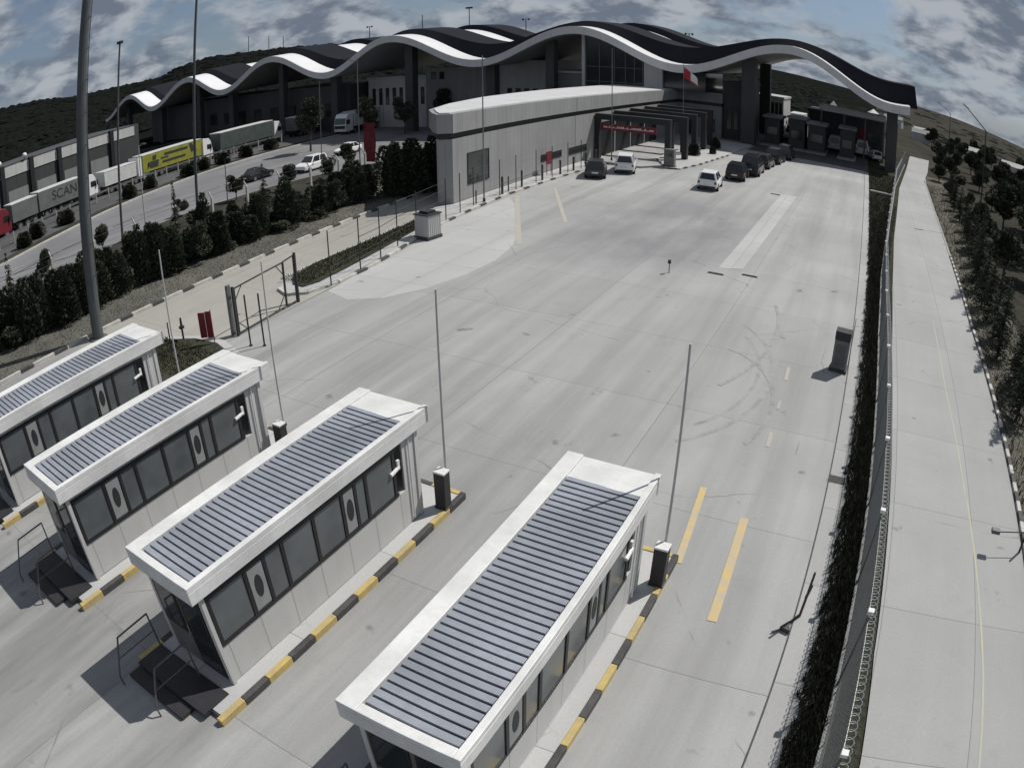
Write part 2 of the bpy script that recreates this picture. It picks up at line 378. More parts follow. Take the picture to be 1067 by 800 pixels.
for lev, (cx, cy, R, a0, a1) in enumerate([(-6.2, 22.6, 3.4, -50, 70), (-6.2, 22.6, 3.9, -60, 60), (-4.9, 20.5, 3.0, -30, 80), (-9, 27, 6.2, -35, 30)]):
    pts = [(cx+R*math.cos(math.radians(t)), cy+R*1.5*math.sin(math.radians(t))) for t in range(a0, a1+1, 6)]
    for a, b in zip(pts, pts[1:]):
        a = Vector(a); b = Vector(b); d = (b-a).normalized(); q = Vector((-d.y, d.x))*.07
        mb.flat([tuple(a-q), tuple(b-q), tuple(b+q), tuple(a+q)], .0085+.003*lev)
structure('tyre_marks', mb, M['tyre'])
mb = MB(); mb.box(.44, .95, 17.28, 17.68, 0, .0205)
for i in range(8): mb.box(.47, .92, 17.31+i*.042, 17.335+i*.042, .0205, .0235, 1)
tag(obj('drain_grate', mb, [M['dark_steel'], M['black_paint']]), 'small square drain grate set in the right edge of the yard', 'drain grate')
# ---- striped kerbs
def striped_kerb(name, pts, seg, mats, w=.16, h=.14, z0=0, ratio=.5, z_fn=None):
    """pts: polyline; alternates two paints along its length"""
    mb = MB(); k = 0; left = seg*ratio; 
    for a, b in zip(pts, pts[1:]):
        a = Vector(a); b = Vector(b); L = (b-a).length; d = (b-a)/L; q = Vector((-d.y, d.x))*w/2; t = 0
        while t < L-1e-6:
            s = min(left, L-t); p0 = a+d*t; p1 = a+d*(t+s-.012)
            zz = z_fn(p0.x, p0.y) if z_fn else z0
            mb.prism([tuple(p0-q), tuple(p1-q), tuple(p1+q), tuple(p0+q)], zz-.03, zz+h, k)
            t += s; left -= s
            if left < 1e-6: k = 1-k; left = seg*(ratio if k == 0 else 1-ratio)
    return structure(name, mb, mats)
striped_kerb('entry_lane_kerb', [(lerp_tab(KERB_L, y)-.1, y) for y in fr(2, 46, 4)], 2.1, [M['kerb_white'], M['black_paint']], .2, .16, ratio=.62)
WALK = [(-22.35, 24.3), (-22.4, 26.4), (-22.85, 29.5), (-23.5, 32.4), (-24.05, 36.3), (-24.4, 40), (-24.65, 45), (-24.5, 52), (-24.2, 58), (-24.2, 63)]
striped_kerb('walkway_kerb', WALK, 2.2, [M['kerb_white'], M['black_paint']], .18, .13, ratio=.6)
striped_kerb('planter_kerb', [(-22.35, 24.2), (-22.75, 22.5), (-23.6, 21.95), (-24.6, 22.4)], 3.4, [M['kerb_white'], M['kerb_white']], .18, .13)
striped_kerb('right_road_kerb', [(lerp_tab(ROAD_R, y)+.08, y) for y in fr(8, 50, 3)], 1.1, [M['kerb_white'], M['black_paint']], .14, .12)
striped_kerb('right_road_kerb', [(lerp_tab(ROAD_R, y)+.08, y) for y in fr(50.05, 96, 5)], 30, [M['kerb_grey'], M['kerb_grey']], .14, .05)
# walkway and planter beside the terminal
mb = MB(); mb.prism([(-22.5, 24.6), (-22.9, 29.5), (-24.1, 36.3), (-24.7, 44), (-24.6, 52), (-24.3, 63), (-26.25, 63), (-26.25, 40.6), (-26.9, 39.2), (-26.0, 36.2), (-25.9, 28), (-25.7, 24.2), (-24.6, 22.5), (-23.6, 22.05), (-22.85, 22.6)], -.02, .11)
structure('walkway', mb, M['light_concrete'])
mb = MB(); mb.prism([(-25.1, 23.9), (-24.2, 23.0), (-23.4, 22.9), (-23.15, 23.8), (-23.35, 26.1), (-23.7, 29.1), (-24.5, 34.1), (-24.9, 36.2), (-25.9, 36.2), (-25.6, 31.3), (-25.55, 25.8)], .09, .16)
structure('planter_soil', mb, M['grass'])
mb = MB(); mb.prism([(-26.2, 13.6), (-25.0, 15.7), (-23.4, 16.5), (-22.0, 16.6), (-20.5, 16.1), (-20.2, 14.6), (-21, 12.4), (-24.8, 12.2)], -.02, .13)
structure('planter_kerb', mb, M['light_concrete'])
mb = MB(); mb.prism([(-25.8, 13.7), (-24.9, 15.3), (-23.4, 16.1), (-22.0, 16.2), (-20.8, 15.8), (-20.6, 14.7), (-21.2, 12.7), (-24.6, 12.5)], .1, .17)
structure('planter_soil', mb, M['grass'])
# bank between entry lane kerb and truck road, and truck road terrace
def sheet_grid(name, xs, ys, m, dz, xf=None):
    mb = MB(); vs = []; fs = []
    for y in ys:
        for k, x in enumerate(xs):
            xx = xf(x, y) if xf else x
            vs.append((xx, y, base_z(xx, y)+dz))
    w = len(xs)
    for j in range(len(ys)-1):
        for i in range(w-1): fs.append((j*w+i, j*w+i+1, (j+1)*w+i+1, (j+1)*w+i))
    mb.add(vs, fs); return structure(name, mb, m)
sheet_grid('grass_bank', [0, .25, .5, .75, 1], fr(0, 48, 3), M['bank'], .03, lambda t, y: lerp_tab(KERB_L, y)-.2-t*5.2)
NEAR = [(0, -46.5), (15, -48.7), (22, -52), (33, -56.5), (41, -57), (54, -56), (70, -52), (100, -50)]
FAR = [(0, -63), (22, -67.2), (31, -70.4), (43, -75), (56.5, -78), (69, -80), (84, -80.6), (105, -82.8), (130, -83.5)]
mb = MB()
def band(tl, tr, ys, z, name, m):
    return strip(tl, tr, ys, z, name, m)
band(FAR, NEAR, fr(0, 104, 4), -1.99, 'truck_road', M['asphalt'])
striped_kerb('truck_road_kerb', [(lerp_tab(FAR, y), y) for y in fr(0, 128, 8)], 3.2, [M['kerb_white'], M['kerb_white']], .25, .16, z0=-2)
line('truck_road_lane_marks', [(-58.5, 17), (-60.14, 19.3)], .15, M['line_pale'], -1.985)
mb = MB()
MED = [(0, -56), (19.3, -60.1), (30, -62.5), (40, -64.1), (50, -65), (66, -66)]
y = 12
while y < 62:
    L = random.choice([1.6, 2.4, 3.2]); w = random.uniform(.1, .28)
    x0 = lerp_tab(MED, y); x1 = lerp_tab(MED, y+L)
    mb.flat([(x0-w, y), (x0+w, y), (x1+w, y+L), (x1-w, y+L)], -1.982); y += L+random.uniform(.3, 1.1)
structure('road_stain_line', mb, M['dark_asphalt'])
band([(y, -96) for y in (0, 128)], [(y, x-2.6) for y, x in FAR], fr(0, 128, 8), -1.985, 'truck_lane', M['dark_asphalt'])
band([(0, -30.9), (150, -30.9)], [(0, -24), (150, -24)], [100, 110], .012, 'passage', M['yard'])
mbp = MB(); mbp.flat([(-15, 88.5), (.9, 88.5), (.9, 150), (-15, 150)], .0125); structure('gate_shade_sheet', mbp, M['dark_asphalt'])  # dark sheet whose colour deepens the canopy's shade on the ground
# road continuing under the canopy
mb = MB(); mb.flat([(-83, 104), (-26, 100), (-26, 160), (-83, 160)], -1.99); 
# ------------------------------------------------------------------ control booths
def ribbed_panel(x0, x1, y0, y1, z):
    mb = MB(); y = y0
    while y < y1-.05:
        mb.add([(x0, y+.03, z+.045), (x1, y+.03, z+.015), (x1, y+.166, z+.0), (x0, y+.166, z+.03), (x0, y+.03, z-.03), (x1, y+.03, z-.03), (x1, y+.166, z-.03), (x0, y+.166, z-.03)],
               [(0, 1, 2, 3), (4, 5, 1, 0), (5, 6, 2, 1), (6, 7, 3, 2), (7, 4, 0, 3)])
        y += .172
    return mb
def make_booth(xc, label):
    t = thing('control_booth', label, 'control booth', (xc, -.3 if xc > -5 else 0, .17), 0, 'control booths across the lanes')
    y0, y1 = 4.6, 11.3; hw = .86
    w = MB()
    w.box(-hw, hw, y0, y1, 0, .98); w.box(-hw, hw, y0, y1, 2.22, 2.34)
    w.box(hw-.05, hw, y1-.55, y1, .98, 2.22); w.box(-hw, -hw+.05, y1-.55, y1, .98, 2.22); w.box(-hw, hw, y1-.05, y1, .98, 2.22)
    for sx in (-1, 1): w.box(sx*hw-.03, sx*hw+.03, y1-.1, y1+.03, 0, 2.3); w.box(sx*hw-.05, sx*hw+.05, y0-.05, y0+.05, 0, 2.3)
    obj('wall', w, M['white_dull'], t, bevel=.008)
    r = MB(); R = .985; ya, yb = 4.32, 11.68; a, b = -R+.34, R-.12; pa, pb = 4.5, 10.85
    r.box(-R, R, ya, yb, 2.34, 2.62)
    r.box(-R, a, ya, yb, 2.62, 2.74); r.box(b, R, ya, yb, 2.62, 2.74); r.box(a, b, ya, pa, 2.62, 2.74); r.box(a, b, pb, yb, 2.62, 2.70)
    roof = obj('roof', r, M['white'], t, bevel=.012)
    g = MB(); g.box(a+.002, b-.002, pa+.002, pb-.002, 2.625, 2.64); obj('roof_gutter', g, M['groove'], roof)
    obj('roof_panel', ribbed_panel(a+.03, b-.03, pa+.02, pb-.02, 2.685), M['slat'], roof)
    # side window bands
    for sx in (1, -1):
        f = MB(); xo = sx*hw; xa, xb = sorted((xo-.035*sx, xo+.022*sx))
        ys = [4.72, 5.72, 6.25, 6.78, 7.72, 8.62, 9.05, 9.42, 10.4] if sx > 0 else [4.72, 6.2, 7.7, 9.2, 10.4]
        f.box(xa, xb, ys[0]-.09, ys[-1]+.09, .98, 1.06); f.box(xa, xb, ys[0]-.09, ys[-1]+.09, 2.14, 2.22)
        for yy in ys: f.box(xa, xb, yy-.045, yy+.045, 1.06, 2.14)
        fo = obj('window_frame', f, M['frame'], t)
        for i, (p, q) in enumerate(zip(ys, ys[1:])):
            gl = MB(); gl.box(xo-.02 if sx > 0 else xo-.002, xo+.002 if sx > 0 else xo+.02, p+.05, q-.05, 1.07, 2.13); obj('window_pane', gl, M['glass'], fo)
        if sx > 0:
            for (p, q) in ((5.72, 6.25), (8.62, 9.05)):
                e = MB(); cy = (p+q)/2
                pan = MB(); pan.box(xo+.004, xo+.010, p+.06, q-.06, 1.1, 2.1); obj('service_hatch', pan, M['blind'], t)
                pts = [(cy+.105*math.sin(k*PI/8)*(1 if k < 12 else 1), 1.62+.27*math.cos(k*PI/8)) for k in range(16)]
                e.add([(xo+.016, u, v) for u, v in pts], [tuple(range(16))]); e.add([(xo+.012, u, v) for u, v in pts], [tuple(range(15, -1, -1))])
                obj('emblem', e, M['sign_dark'], t)
    # glazed near end with a door
    d = MB(); d.box(-hw+.05, hw-.05, y0-.03, y0+.0, .05, 2.3)
    obj('end_wall', d, M['cabinet'], t)
    f = MB(); f.box(-hw+.1, -.06, y0-.06, y0-.032, .9, 2.2); f.box(.05, hw-.08, y0-.06, y0-.032, .1, 2.2)
    dr = obj('door', f, M['frame'], t)
    g = MB(); g.box(-hw+.16, -.12, y0-.066, y0-.0605, .98, 2.12); g.box(.12, hw-.15, y0-.066, y0-.0605, 1.05, 2.1); g.box(.12, hw-.15, y0-.066, y0-.0605, .22, .9); obj('door_glass', g, M['dark_glass'], dr)
    h = MB(); h.tube((.1, y0-.1, 1.0), (.1, y0-.1, 1.25), .012); obj('door_handle', h, M['rim'], dr)
    # landing and handrails before the door
    s = MB(); s.box(-1.2, .98, 3.55, 4.3, -.06, .03); s.box(-1.2, .6, 3.2, 3.55, -.15, -.07); obj('door_step', s, M['dark_steel'], t)
    for x in (-1.15, .15):
        q = MB(); q.path([(x, 4.25, .03), (x, 4.25, .98), (x, 3.35, .95), (x, 2.95, .1), (x, 2.95, -.16)], .022); q.path([(x, 4.25, .5), (x, 3.15, .48)], .016)
        obj('handrail', q, M['grey_steel'], t)
    # small camera and lamp on the far corner
    cm = MB(); cm.tube((hw+.03, y1-.75, 1.72), (hw+.03, y1-1.05, 1.66), .05, .05, 8); cm.box(hw-.0, hw+.05, y1-.8, y1-.72, 1.66, 1.9); obj('security_camera', cm, M['white'], t)
    cb = MB(); cb.tube((hw+.04, y1-.35, 2.3), (hw+.04, y1-.35, .1), .018); obj('downpipe', cb, M['white'], t)
    return t
def island(xc, label):
    t = thing('traffic_island', label, 'traffic island', (xc, 0, 0), 0, 'booth islands with striped kerbs')
    hw = 1.36; y0, y1 = 3.66, 12.5
    s = MB(); s.prism([(-hw+.14, y0+.14), (hw-.14, y0+.14), (hw-.14, y1-.14), (-hw+.14, y1-.14)], -.02, .155); obj('slab', s, M['light_concrete'], t)
    k = MB()
    def run(xa, xb, ya, yb, along):
        n = max(1, round(((yb-ya) if along == 'y' else (xb-xa))/.74))
        for i in range(n):
            if along == 'y':
                u0 = ya+(yb-ya)*i/n; u1 = ya+(yb-ya)*(i+1)/n-.01; k.box(xa, xb, u0, u1, -.02, .18, i % 2)
            else:
                u0 = xa+(xb-xa)*i/n; u1 = xa+(xb-xa)*(i+1)/n-.01; k.box(u0, u1, ya, yb, -.02, .18, i % 2)
    run(hw-.14, hw, y0, y1, 'y'); run(-hw, -hw+.14, y0, y1, 'y'); run(-hw+.15, hw-.15, y1-.14, y1, 'x'); 
    obj('kerb', k, [M['yellow_paint'], M['black_paint']], t, bevel=.015)
    return t
XC = [-19.9, -14.62, -9.43, -3.93]
for x, w in zip(XC, ['leftmost white control booth, beside the tall mast and the entry lane', 'white control booth second from the left, in front of the planter with the red sign',
                     'white control booth second from the right, its yellow and black kerb in full view', 'nearest and rightmost white control booth, beside the open yard with yellow lines']):
    make_booth(x, w)
for x, w in zip(XC, ['striped island under the leftmost control booth', 'striped island under the control booth second from the left', 'yellow and black striped island under the control booth second from the right', 'yellow and black striped island under the rightmost control booth']):
    island(x, w)
# barriers with raised booms
def barrier(x, y, top, label, thick=.03):
    t = thing('barrier_gate', label, 'barrier', (x, y, .16), 0, 'raised lane barriers behind the booths')
    b = MB(); b.box(-.17, .17, -.15, .15, 0, .06); b.box(-.15, .15, -.13, .13, .06, 1.0); obj('cabinet', b, M['dark_steel'], t, bevel=.015)
    c = MB(); c.box(-.155, .155, -.135, .135, 1.0, 1.05); obj('cabinet_lid', c, M['white'], t, bevel=.01)
    p = MB(); p.tube((.0, .19, .9), (.0, .19, top), thick, thick*.75, 8); obj('boom', p, M['parapet'], t)
    h = MB(); h.tube((0, .13, .9), (0, .25, .9), .07, .07, 10); h.box(-.05, .05, .16, .22, .35, .9); obj('boom_hub', h, M['dark_steel'], t)
    return t
barrier(-18.75, 11.75, 5.4, 'raised barrier pole behind the leftmost control booth, left of the red sign')
barrier(-13.42, 11.5, 5.55, 'raised barrier pole on dark cabinet beside the second control booth from the left', .025)
barrier(-8.25, 11.75, 5.4, 'raised barrier pole at the far end of the second booth from the right')
t = barrier(-2.72, 11.4, 5.4, 'raised barrier pole on tall dark cabinet at the far end of the rightmost booth')
# ------------------------------------------------------------------ poles and masts
def mast(x, y, z, h, r0, r1, label, name='tall_mast', cat='mast', ladder=False, head=None, mat=None, group=None, floods=0, lean=(0, 0)):
    t = thing(name, label, cat, (x, y, z), 0, group); mat = mat or M['mast']; t.rotation_euler = (-math.atan(lean[1]), math.atan(lean[0]), 0)
    s = MB(); s.tube((0, 0, -.1), (0, 0, h), r0, r1, 14); obj('shaft', s, mat, t, smooth=False)
    b = MB(); b.tube((0, 0, -.05), (0, 0, .05), r0*1.7, r0*1.7, 12); obj('base_plate', b, M['grey_steel'], t)
    if ladder:
        l = MB(); l.tube((.42, .12, 2.2), (.36, .1, h), .025, .025, 6)
        k = 3.0
        while k < h: l.tube((.12, .05, k), (.42, .12, k), .018, .018, 5); k += 1.5
        obj('cable_rail', l, mat, t)
    if head:
        f = MB(); f.box(-.3, .3, -.12, .12, h-.12, h+.1); obj('lamp_head', f, M['dark_steel'], t)
    if floods:
        f = MB(); f.tube((-.9, 0, h), (.9, 0, h), .05, .05, 6)
        for i in range(floods): 
            u = -.8+1.6*i/max(1, floods-1); f.box(u-.2, u+.2, -.15, .15, h-.35, h+.12)
        obj('floodlights', f, M['dark_steel'], t)
    return t
mast(-29.1, 14.1, 0, 26, .30, .19, 'very tall thick grey mast with cable rail rising behind the leftmost booth', ladder=True, lean=(.0234, .0482))
mast(-51.2, 37.4, -2, 32, .14, .10, 'tall slim mast standing between the hedge and truck road before the yellow trailer', lean=(.02, .0273))
mast(-45.84, 25.77, -2, 17.2, .11, .07, 'medium slim mast with small lamps near the left end of the wavy roof', mat=M['mast'], lean=(.0255, .0454), head=1)
def lamp(x, y, z, h, arm, label, r=.07, mat=None, group='slim street lamps', name='street_lamp', rise=.5, az=0):
    t = thing(name, label, 'street lamp', (x, y, z), az, group)
    s = MB(); s.tube((0, 0, -.1), (0, 0, h), r, r*.65, 8); obj('post', s, mat or M['galv'], t)
    if arm:
        a = MB(); a.tube((0, 0, h-.05), (arm, 0, h+rise), r*.6, r*.5, 6); obj('arm', a, mat or M['galv'], t)
        hd = MB(); sg = 1 if arm > 0 else -1
        hd.add([(arm, -.13, h+rise), (arm+.6*sg, -.1, h+rise+.25*abs(rise)), (arm+.6*sg, .1, h+rise+.25*abs(rise)), (arm, .13, h+rise), (arm, -.13, h+rise+.12), (arm+.6*sg, -.1, h+rise+.1+.25*abs(rise)), (arm+.6*sg, .1, h+rise+.1+.25*abs(rise)), (arm, .13, h+rise+.12)],
               [(3, 2, 1, 0), (4, 5, 6, 7), (0, 1, 5, 4), (1, 2, 6, 5), (2, 3, 7, 6), (3, 0, 4, 7)])
        obj('lamp_head', hd, M['grey_steel'], t)
    return t
lamp(12.3, 65.2, 0, 9.4, -1.9, 'nearer tall street lamp with slanting arm standing right of the right road', .09, M['dark_steel'], rise=1.5)
lamp(17.6, 135, -1.2, 10.9, -2.2, 'farther street lamp with slanting arm, near the right end of the wavy roof', .09, M['dark_steel'], rise=1.2)
lamp(-48.9, 30.1, -2, 8.6, .5, 'pale slim lamp post in front of the yellow trailer', .06, M['parapet'], rise=.05)
lamp(-46.0, 48.8, -1.98, 11.0, 0, 'plain thin pole rising by the dark car on the truck road', .05)
lamp(-39.05, 46.1, -.7, 11.4, -.9, 'thin lamp post with short double arm beside the dark red banner', .055, rise=.1)
lamp(-69.5, 88.1, -2, 7.4, -.7, 'small thin lamp post by the pale box trailer', .05, rise=.1)
lamp(-52.3, 42, -2, 5, .4, 'short dark lamp post at the near edge of the truck road', .05, M['dark_steel'], rise=0)
for (x, y, zt, fl, lab) in [(-98, 160, 24.2, 4, 'far floodlight mast above the third roof crest, with lamps on top'), (-130.8, 160, 21.4, 2, 'far mast above the roof trough left of the third crest'),
                        (-112.6, 160, 23.1, 0, 'plain far mast above the third roof crest'), (-81.9, 160, 20.2, 2, 'far mast above the roof trough left of the highest crest'),
                        (-41, 160, 17.7, 2, 'far mast above the roof trough left of the rightmost arch'), (-173.3, 160, 23.7, 0, 'thin far mast above the fourth roof crest, left one of a pair'),
                        (-166.4, 160, 22.7, 0, 'thin far mast above the fourth roof crest, right one of a pair'), (-183.6, 160, 25.2, 0, 'thin far mast standing left of the fourth roof crest')]:
    zb = gz(x, y); mast(x, y, zb, zt-zb, .18, .1, lab, 'distant_mast', 'mast', floods=fl, mat=M['dark_steel'], group='far masts behind the wavy roof')
# flag poles before the terminal
def flagpole(x, y, h, label):
    t = thing('flag_pole', label, 'flag pole', (x, y, .1), 0, 'thin pale poles before the terminal')
    s = MB(); s.tube((0, 0, 0), (0, 0, h), .055, .035, 8); obj('shaft', s, M['galv'], t)
    b = MB(); b.tube((0, 0, 0), (0, 0, .25), .1, .09, 8); obj('foot', b, M['dark_steel'], t)
    k = MB(); k.tube((0, 0, h), (0, 0, h+.1), .06, .02, 8); obj('finial', k, M['galv'], t)
    return t
flagpole(-24.75, 42.0, 10.3, 'tall thin pole in front of the left end of the terminal, near its dark window')
flagpole(-24.1, 64.7, 11.2, 'tall thin pole in front of the terminal beside the dark portal frames')
flagpole(-21.15, 80, 10.2, 'thin pole holding the drooping red flag at the terminal corner')
mb = MB(); nx, nz = 10, 6; vs = []; fs = []
for i in range(nx+1):
    for j in range(nz+1):
        u = i/nx; v = j/nz
        vs.append((.06+1.9*u, .12*math.sin(u*9+v)*u, -.9*u*u+1.35*v*(1-.25*u)-.15*math.sin(3*u)))
for i in range(nx):
    for j in range(nz): fs.append((i*(nz+1)+j, (i+1)*(nz+1)+j, (i+1)*(nz+1)+j+1, i*(nz+1)+j+1))
for k, f in enumerate(fs): mb.add([vs[q] for q in f], [(0, 1, 2, 3)], 1 if k//nz >= 5 and k % nz > 0 else 0)
o = obj('flag', mb, [M['flag_red'], M['white']], None, (-21.15, 80, 8.55), -.35)
tag(o, 'drooping red and white flag on the pole at the terminal corner', 'flag')
# ------------------------------------------------------------------ gate, fence, small posts
t = thing('swing_gate', 'open steel frame gate with corner braces standing across the entry lane', 'gate', (-22.0, 17.4, .01), math.radians(5))
p = MB(); p.box(-.32, -.18, -.12, .06, 0, 2.15); obj('gate_post', p, M['galv'], t)
def leaf(y0, y1, h0, h1, braces):
    f = MB(); r = .035
    f.path([(0, y0, .08), (0, y1, .1), (0, y1, h1), (0, y0, h0), (0, y0, .08)], r)
    for a, b in braces: f.tube(a, b, .022, .022, 6)
    return f
obj('gate_leaf', leaf(.1, 3.25, 2.0, 2.1, [((0, .1, .55), (0, .6, .09)), ((0, .1, 1.5), (0, .55, 2.0)), ((0, 3.25, .7), (0, 2.7, .1)), ((0, 3.25, 1.55), (0, 2.8, 2.08))]), M['dark_steel'], t)
obj('gate_leaf', leaf(3.3, 4.0, 2.12, 2.2, []), M['dark_steel'], t)
p = MB(); p.box(-.05, .05, 4.05, 4.15, 0, 2.3); obj('gate_post', p, M['dark_steel'], t)
p = MB(); p.box(-.05, .05, -.05, .05, 0, 2.1); obj('gate_post', p, M['dark_steel'], t)
def post(x, y, h, label, r=.035, cat='post', name='steel_post', group='thin dark posts beside the gate', z=.01):
    o = thing(name, label, cat, (x, y, z), 0, group)
    s = MB(); s.tube((0, 0, -.02), (0, 0, h), r, r, 8); obj('shaft', s, M['dark_steel'], o)
    f = MB(); f.tube((0, 0, 0), (0, 0, .03), r*2.2, r*2.2, 8); obj('foot', f, M['dark_steel'], o)
    return o
post(-20.66, 16.9, 2.1, 'left one of two thin dark posts in front of the swing gate')
post(-20.1, 17.15, 2.15, 'right one of two thin dark posts in front of the swing gate')
post(-23.3, 14.7, 1.25, 'thin dark post in the planter left of the red sign', .03, z=.15)
t = thing('garden_light', 'short dark garden light post with a wide collar in the planter', 'light post', (-23.9, 15.8, .15))
s = MB(); s.tube((0, 0, 0), (0, 0, .62), .045, .045, 8); obj('shaft', s, M['dark_steel'], t)
s = MB(); s.tube((0, 0, .5), (0, 0, .58), .13, .13, 10); s.tube((0, 0, .62), (0, 0, .95), .06, .045, 8); obj('lamp_head', s, M['dark_steel'], t)
t = thing('sign_board', 'narrow dark red sign board on two thin legs in the planter beyond the booths', 'sign', (-22.3, 15.95, .15), math.radians(35))
s = MB(); s.box(-.27, .02, -.03, .03, .3, 1.35); s.box(.04, .31, -.02, .04, .28, 1.38); obj('board', s, M['red'], t, bevel=.008)
s = MB(); s.tube((-.22, .05, 0), (-.22, .05, .35), .012, .012, 6); s.tube((.28, .06, 0), (.28, .06, 1.42), .022, .022, 6); obj('leg', s, M['dark_steel'], t)
# walkway fence: posts with a few rails
t = thing('walkway_fence', 'open fence of thin dark posts along the black and white walkway kerb before the terminal', 'fence', (0, 0, 0))
FP = [(-22.3, 23.7), (-22.55, 26.2), (-22.75, 28.1), (-23.3, 30.3), (-23.55, 32.45), (-24.1, 36.3), (-24.4, 38.4), (-24.8, 40.7), (-24.82, 44.3), (-24.85, 46.8), (-24.85, 50.1), (-24.75, 52.8), (-24.65, 55.7), (-24.5, 58.2), (-24.45, 61)]
for i, (x, y) in enumerate(FP):
    s = MB(); s.tube((x, y, .08), (x, y, 2.75), .034, .03, 7); obj('post', s, M['dark_steel'], t)
def railz(i, j, z):
    s = MB(); s.path([(FP[k][0], FP[k][1], z) for k in range(i, j+1)], .018, 5); obj('rail', s, M['dark_steel'], t)
railz(1, 4, 1.75); railz(8, 10, .9)
s = MB()
for z in (.35, .95, 1.5, 2.1, 2.6): s.path([(x, y, z) for x, y in FP], .006, 4)
obj('wire', s, M['wire'], t)
for i, (x, y, h, w) in enumerate([(-24.9, 41.2, .9, .05), (-24.95, 44.9, 1.25, .09), (-25.0, 45.9, 1.1, .05), (-25.0, 48.0, 1.25, .08), (-24.9, 51.3, 1.25, .09), (-24.85, 54.6, 1.2, .09), (-24.7, 57.0, 1.2, .09), (-24.6, 59.5, 1.3, .10), (-24.6, 61.9, 1.3, .1)]):
    o = thing('bollard', 'short thick black bollard standing behind the walkway fence by the terminal', 'bollard', (x, y, .1), 0, 'black bollards along the walkway')
    s = MB(); s.tube((0, 0, 0), (0, 0, h), w, w, 10); obj('shaft', s, M['black_paint'], o)
    s = MB(); s.tube((0, 0, h), (0, 0, h+.04), w*1.15, w*.8, 10); obj('cap', s, M['dark_steel'], o)
# red stand with two boards by the wall
t = thing('notice_stand', 'dark red notice stand on two legs against the terminal wall', 'notice stand', (-25.6, 54.0, .1), math.radians(90))
s = MB(); s.box(-.45, .45, -.03, .03, .9, 2.0); obj('board', s, M['red'], t)
for x in (-.4, .4):
    s = MB(); s.tube((x, 0, 0), (x, 0, .95), .03, .03, 6); obj('leg', s, M['red'], t)
# guard cabin at the end of the planter
t = thing('metal_cabinet', 'pale ribbed metal cabinet with dark lid and dark base at the end of the planter', 'cabinet', (-22.95, 32.7, .02), math.radians(-8))
s = MB(); s.box(-.5, .5, -.55, .55, .18, 1.4); 
for i in range(7): s.box(-.52, .52, -.5+i*.16, -.44+i*.16, .25, 1.34)
obj('body', s, M['parapet'], t, bevel=.01)
s = MB(); s.box(-.56, .56, -.6, .6, 1.4, 1.46); s.box(-.35, .3, -.3, .35, 1.46, 1.6); obj('lid', s, M['dark_steel'], t)
s = MB(); s.box(-.55, .55, -.6, .6, 0, .17); obj('base', s, M['black_paint'], t)
# cabinet standing alone in the yard
t = thing('utility_cabinet', 'grey metal cabinet with dark top standing alone at the right edge of the yard', 'cabinet', (.05, 25.2, .012), math.radians(-4))
s = MB(); s.box(-.3, .3, -.25, .25, .1, 1.22); obj('body', s, M['cabinet'], t, bevel=.015)
s = MB(); s.box(-.31, .31, -.26, .26, 1.225, 1.56); obj('top', s, M['dark_steel'], t, bevel=.015)
s = MB(); s.box(-.36, .36, -.32, .32, 0, .1); obj('base', s, M['black_paint'], t)
s = MB(); s.box(-.2, .2, -.262, -.252, .25, 1.05); obj('panel', s, M['grey_steel'], t)
s = MB(); s.tube((.34, .3, 0), (.36, .3, 2.0), .016, .012, 6); obj('aerial', s, M['grey_steel'], t)
# low black post with an arm stub by the drain joint
t = thing('barrier_post', 'short slanting black post with a forked foot on the right edge of the yard', 'post', (.56, 11.65, .015))
s = MB(); s.tube((0, 0, 0), (.02, .02, 1.25), .032, .026, 8); s.tube((0, 0, .55), (.05, .03, .9), .035, .03, 6); obj('shaft', s, M['black_paint'], t)
s = MB(); s.prism([(-.36, -.55), (-.12, -.62), (-.2, -.32)], 0, .10); s.tube((-.25, -.42, .03), (0, 0, .06), .028, .028, 6); s.tube((-.5, -.7, .03), (-.24, -.5, .04), .02, .02, 6); obj('foot', s, M['black_paint'], t)
# little round headed post
t = thing('marker_post', 'small thin post with a round dark head standing in the middle of the yard', 'post', (-9.05, 32.7, .012))
s = MB(); s.tube((0, 0, 0), (0, 0, .5), .025, .025, 6); obj('shaft', s, M['grey_steel'], t)
s = MB(); s.tube((0, 0, .48), (0, 0, .66), .09, .07, 10); obj('head', s, M['black_paint'], t)
for (x, y, lab) in [(-6.95, 33.9, 'black speed bump block at the near left end of the pale concrete strip'), (-5.3, 34.6, 'black speed bump block at the near right end of the pale concrete strip'), (-7.4, 59.4, 'black block at the far left end of the pale concrete strip')]:
    mb = MB(); mb.loft([[(-.42, -.1, 0), (.42, -.1, 0), (.36, -.05, .05), (-.36, -.05, .05)], [(-.42, .1, 0), (.42, .1, 0), (.36, .05, .05), (-.36, .05, .05)]])
    tag(obj('rubber_block', mb, M['black_paint'], None, (x, y, .0135)), lab, 'rubber block', 'rubber blocks around the pale strip')
# small side arm at the right edge
t = thing('side_lamp', 'short post with a side arm carrying a small grey box lamp over the right road', 'lamp', (6.8, 15.9, .012))
s = MB(); s.tube((0, 0, 0), (.03, .2, 1.0), .04, .035, 8); obj('post', s, M['dark_steel'], t)
s = MB(); s.tube((0, .1, .6), (-1.0, -.15, .6), .016, .016, 6); obj('arm', s, M['dark_steel'], t)
s = MB(); s.box(-1.26, -.98, -.24, -.06, .55, .66); obj('lamp_head', s, M['grey_steel'], t, bevel=.01)
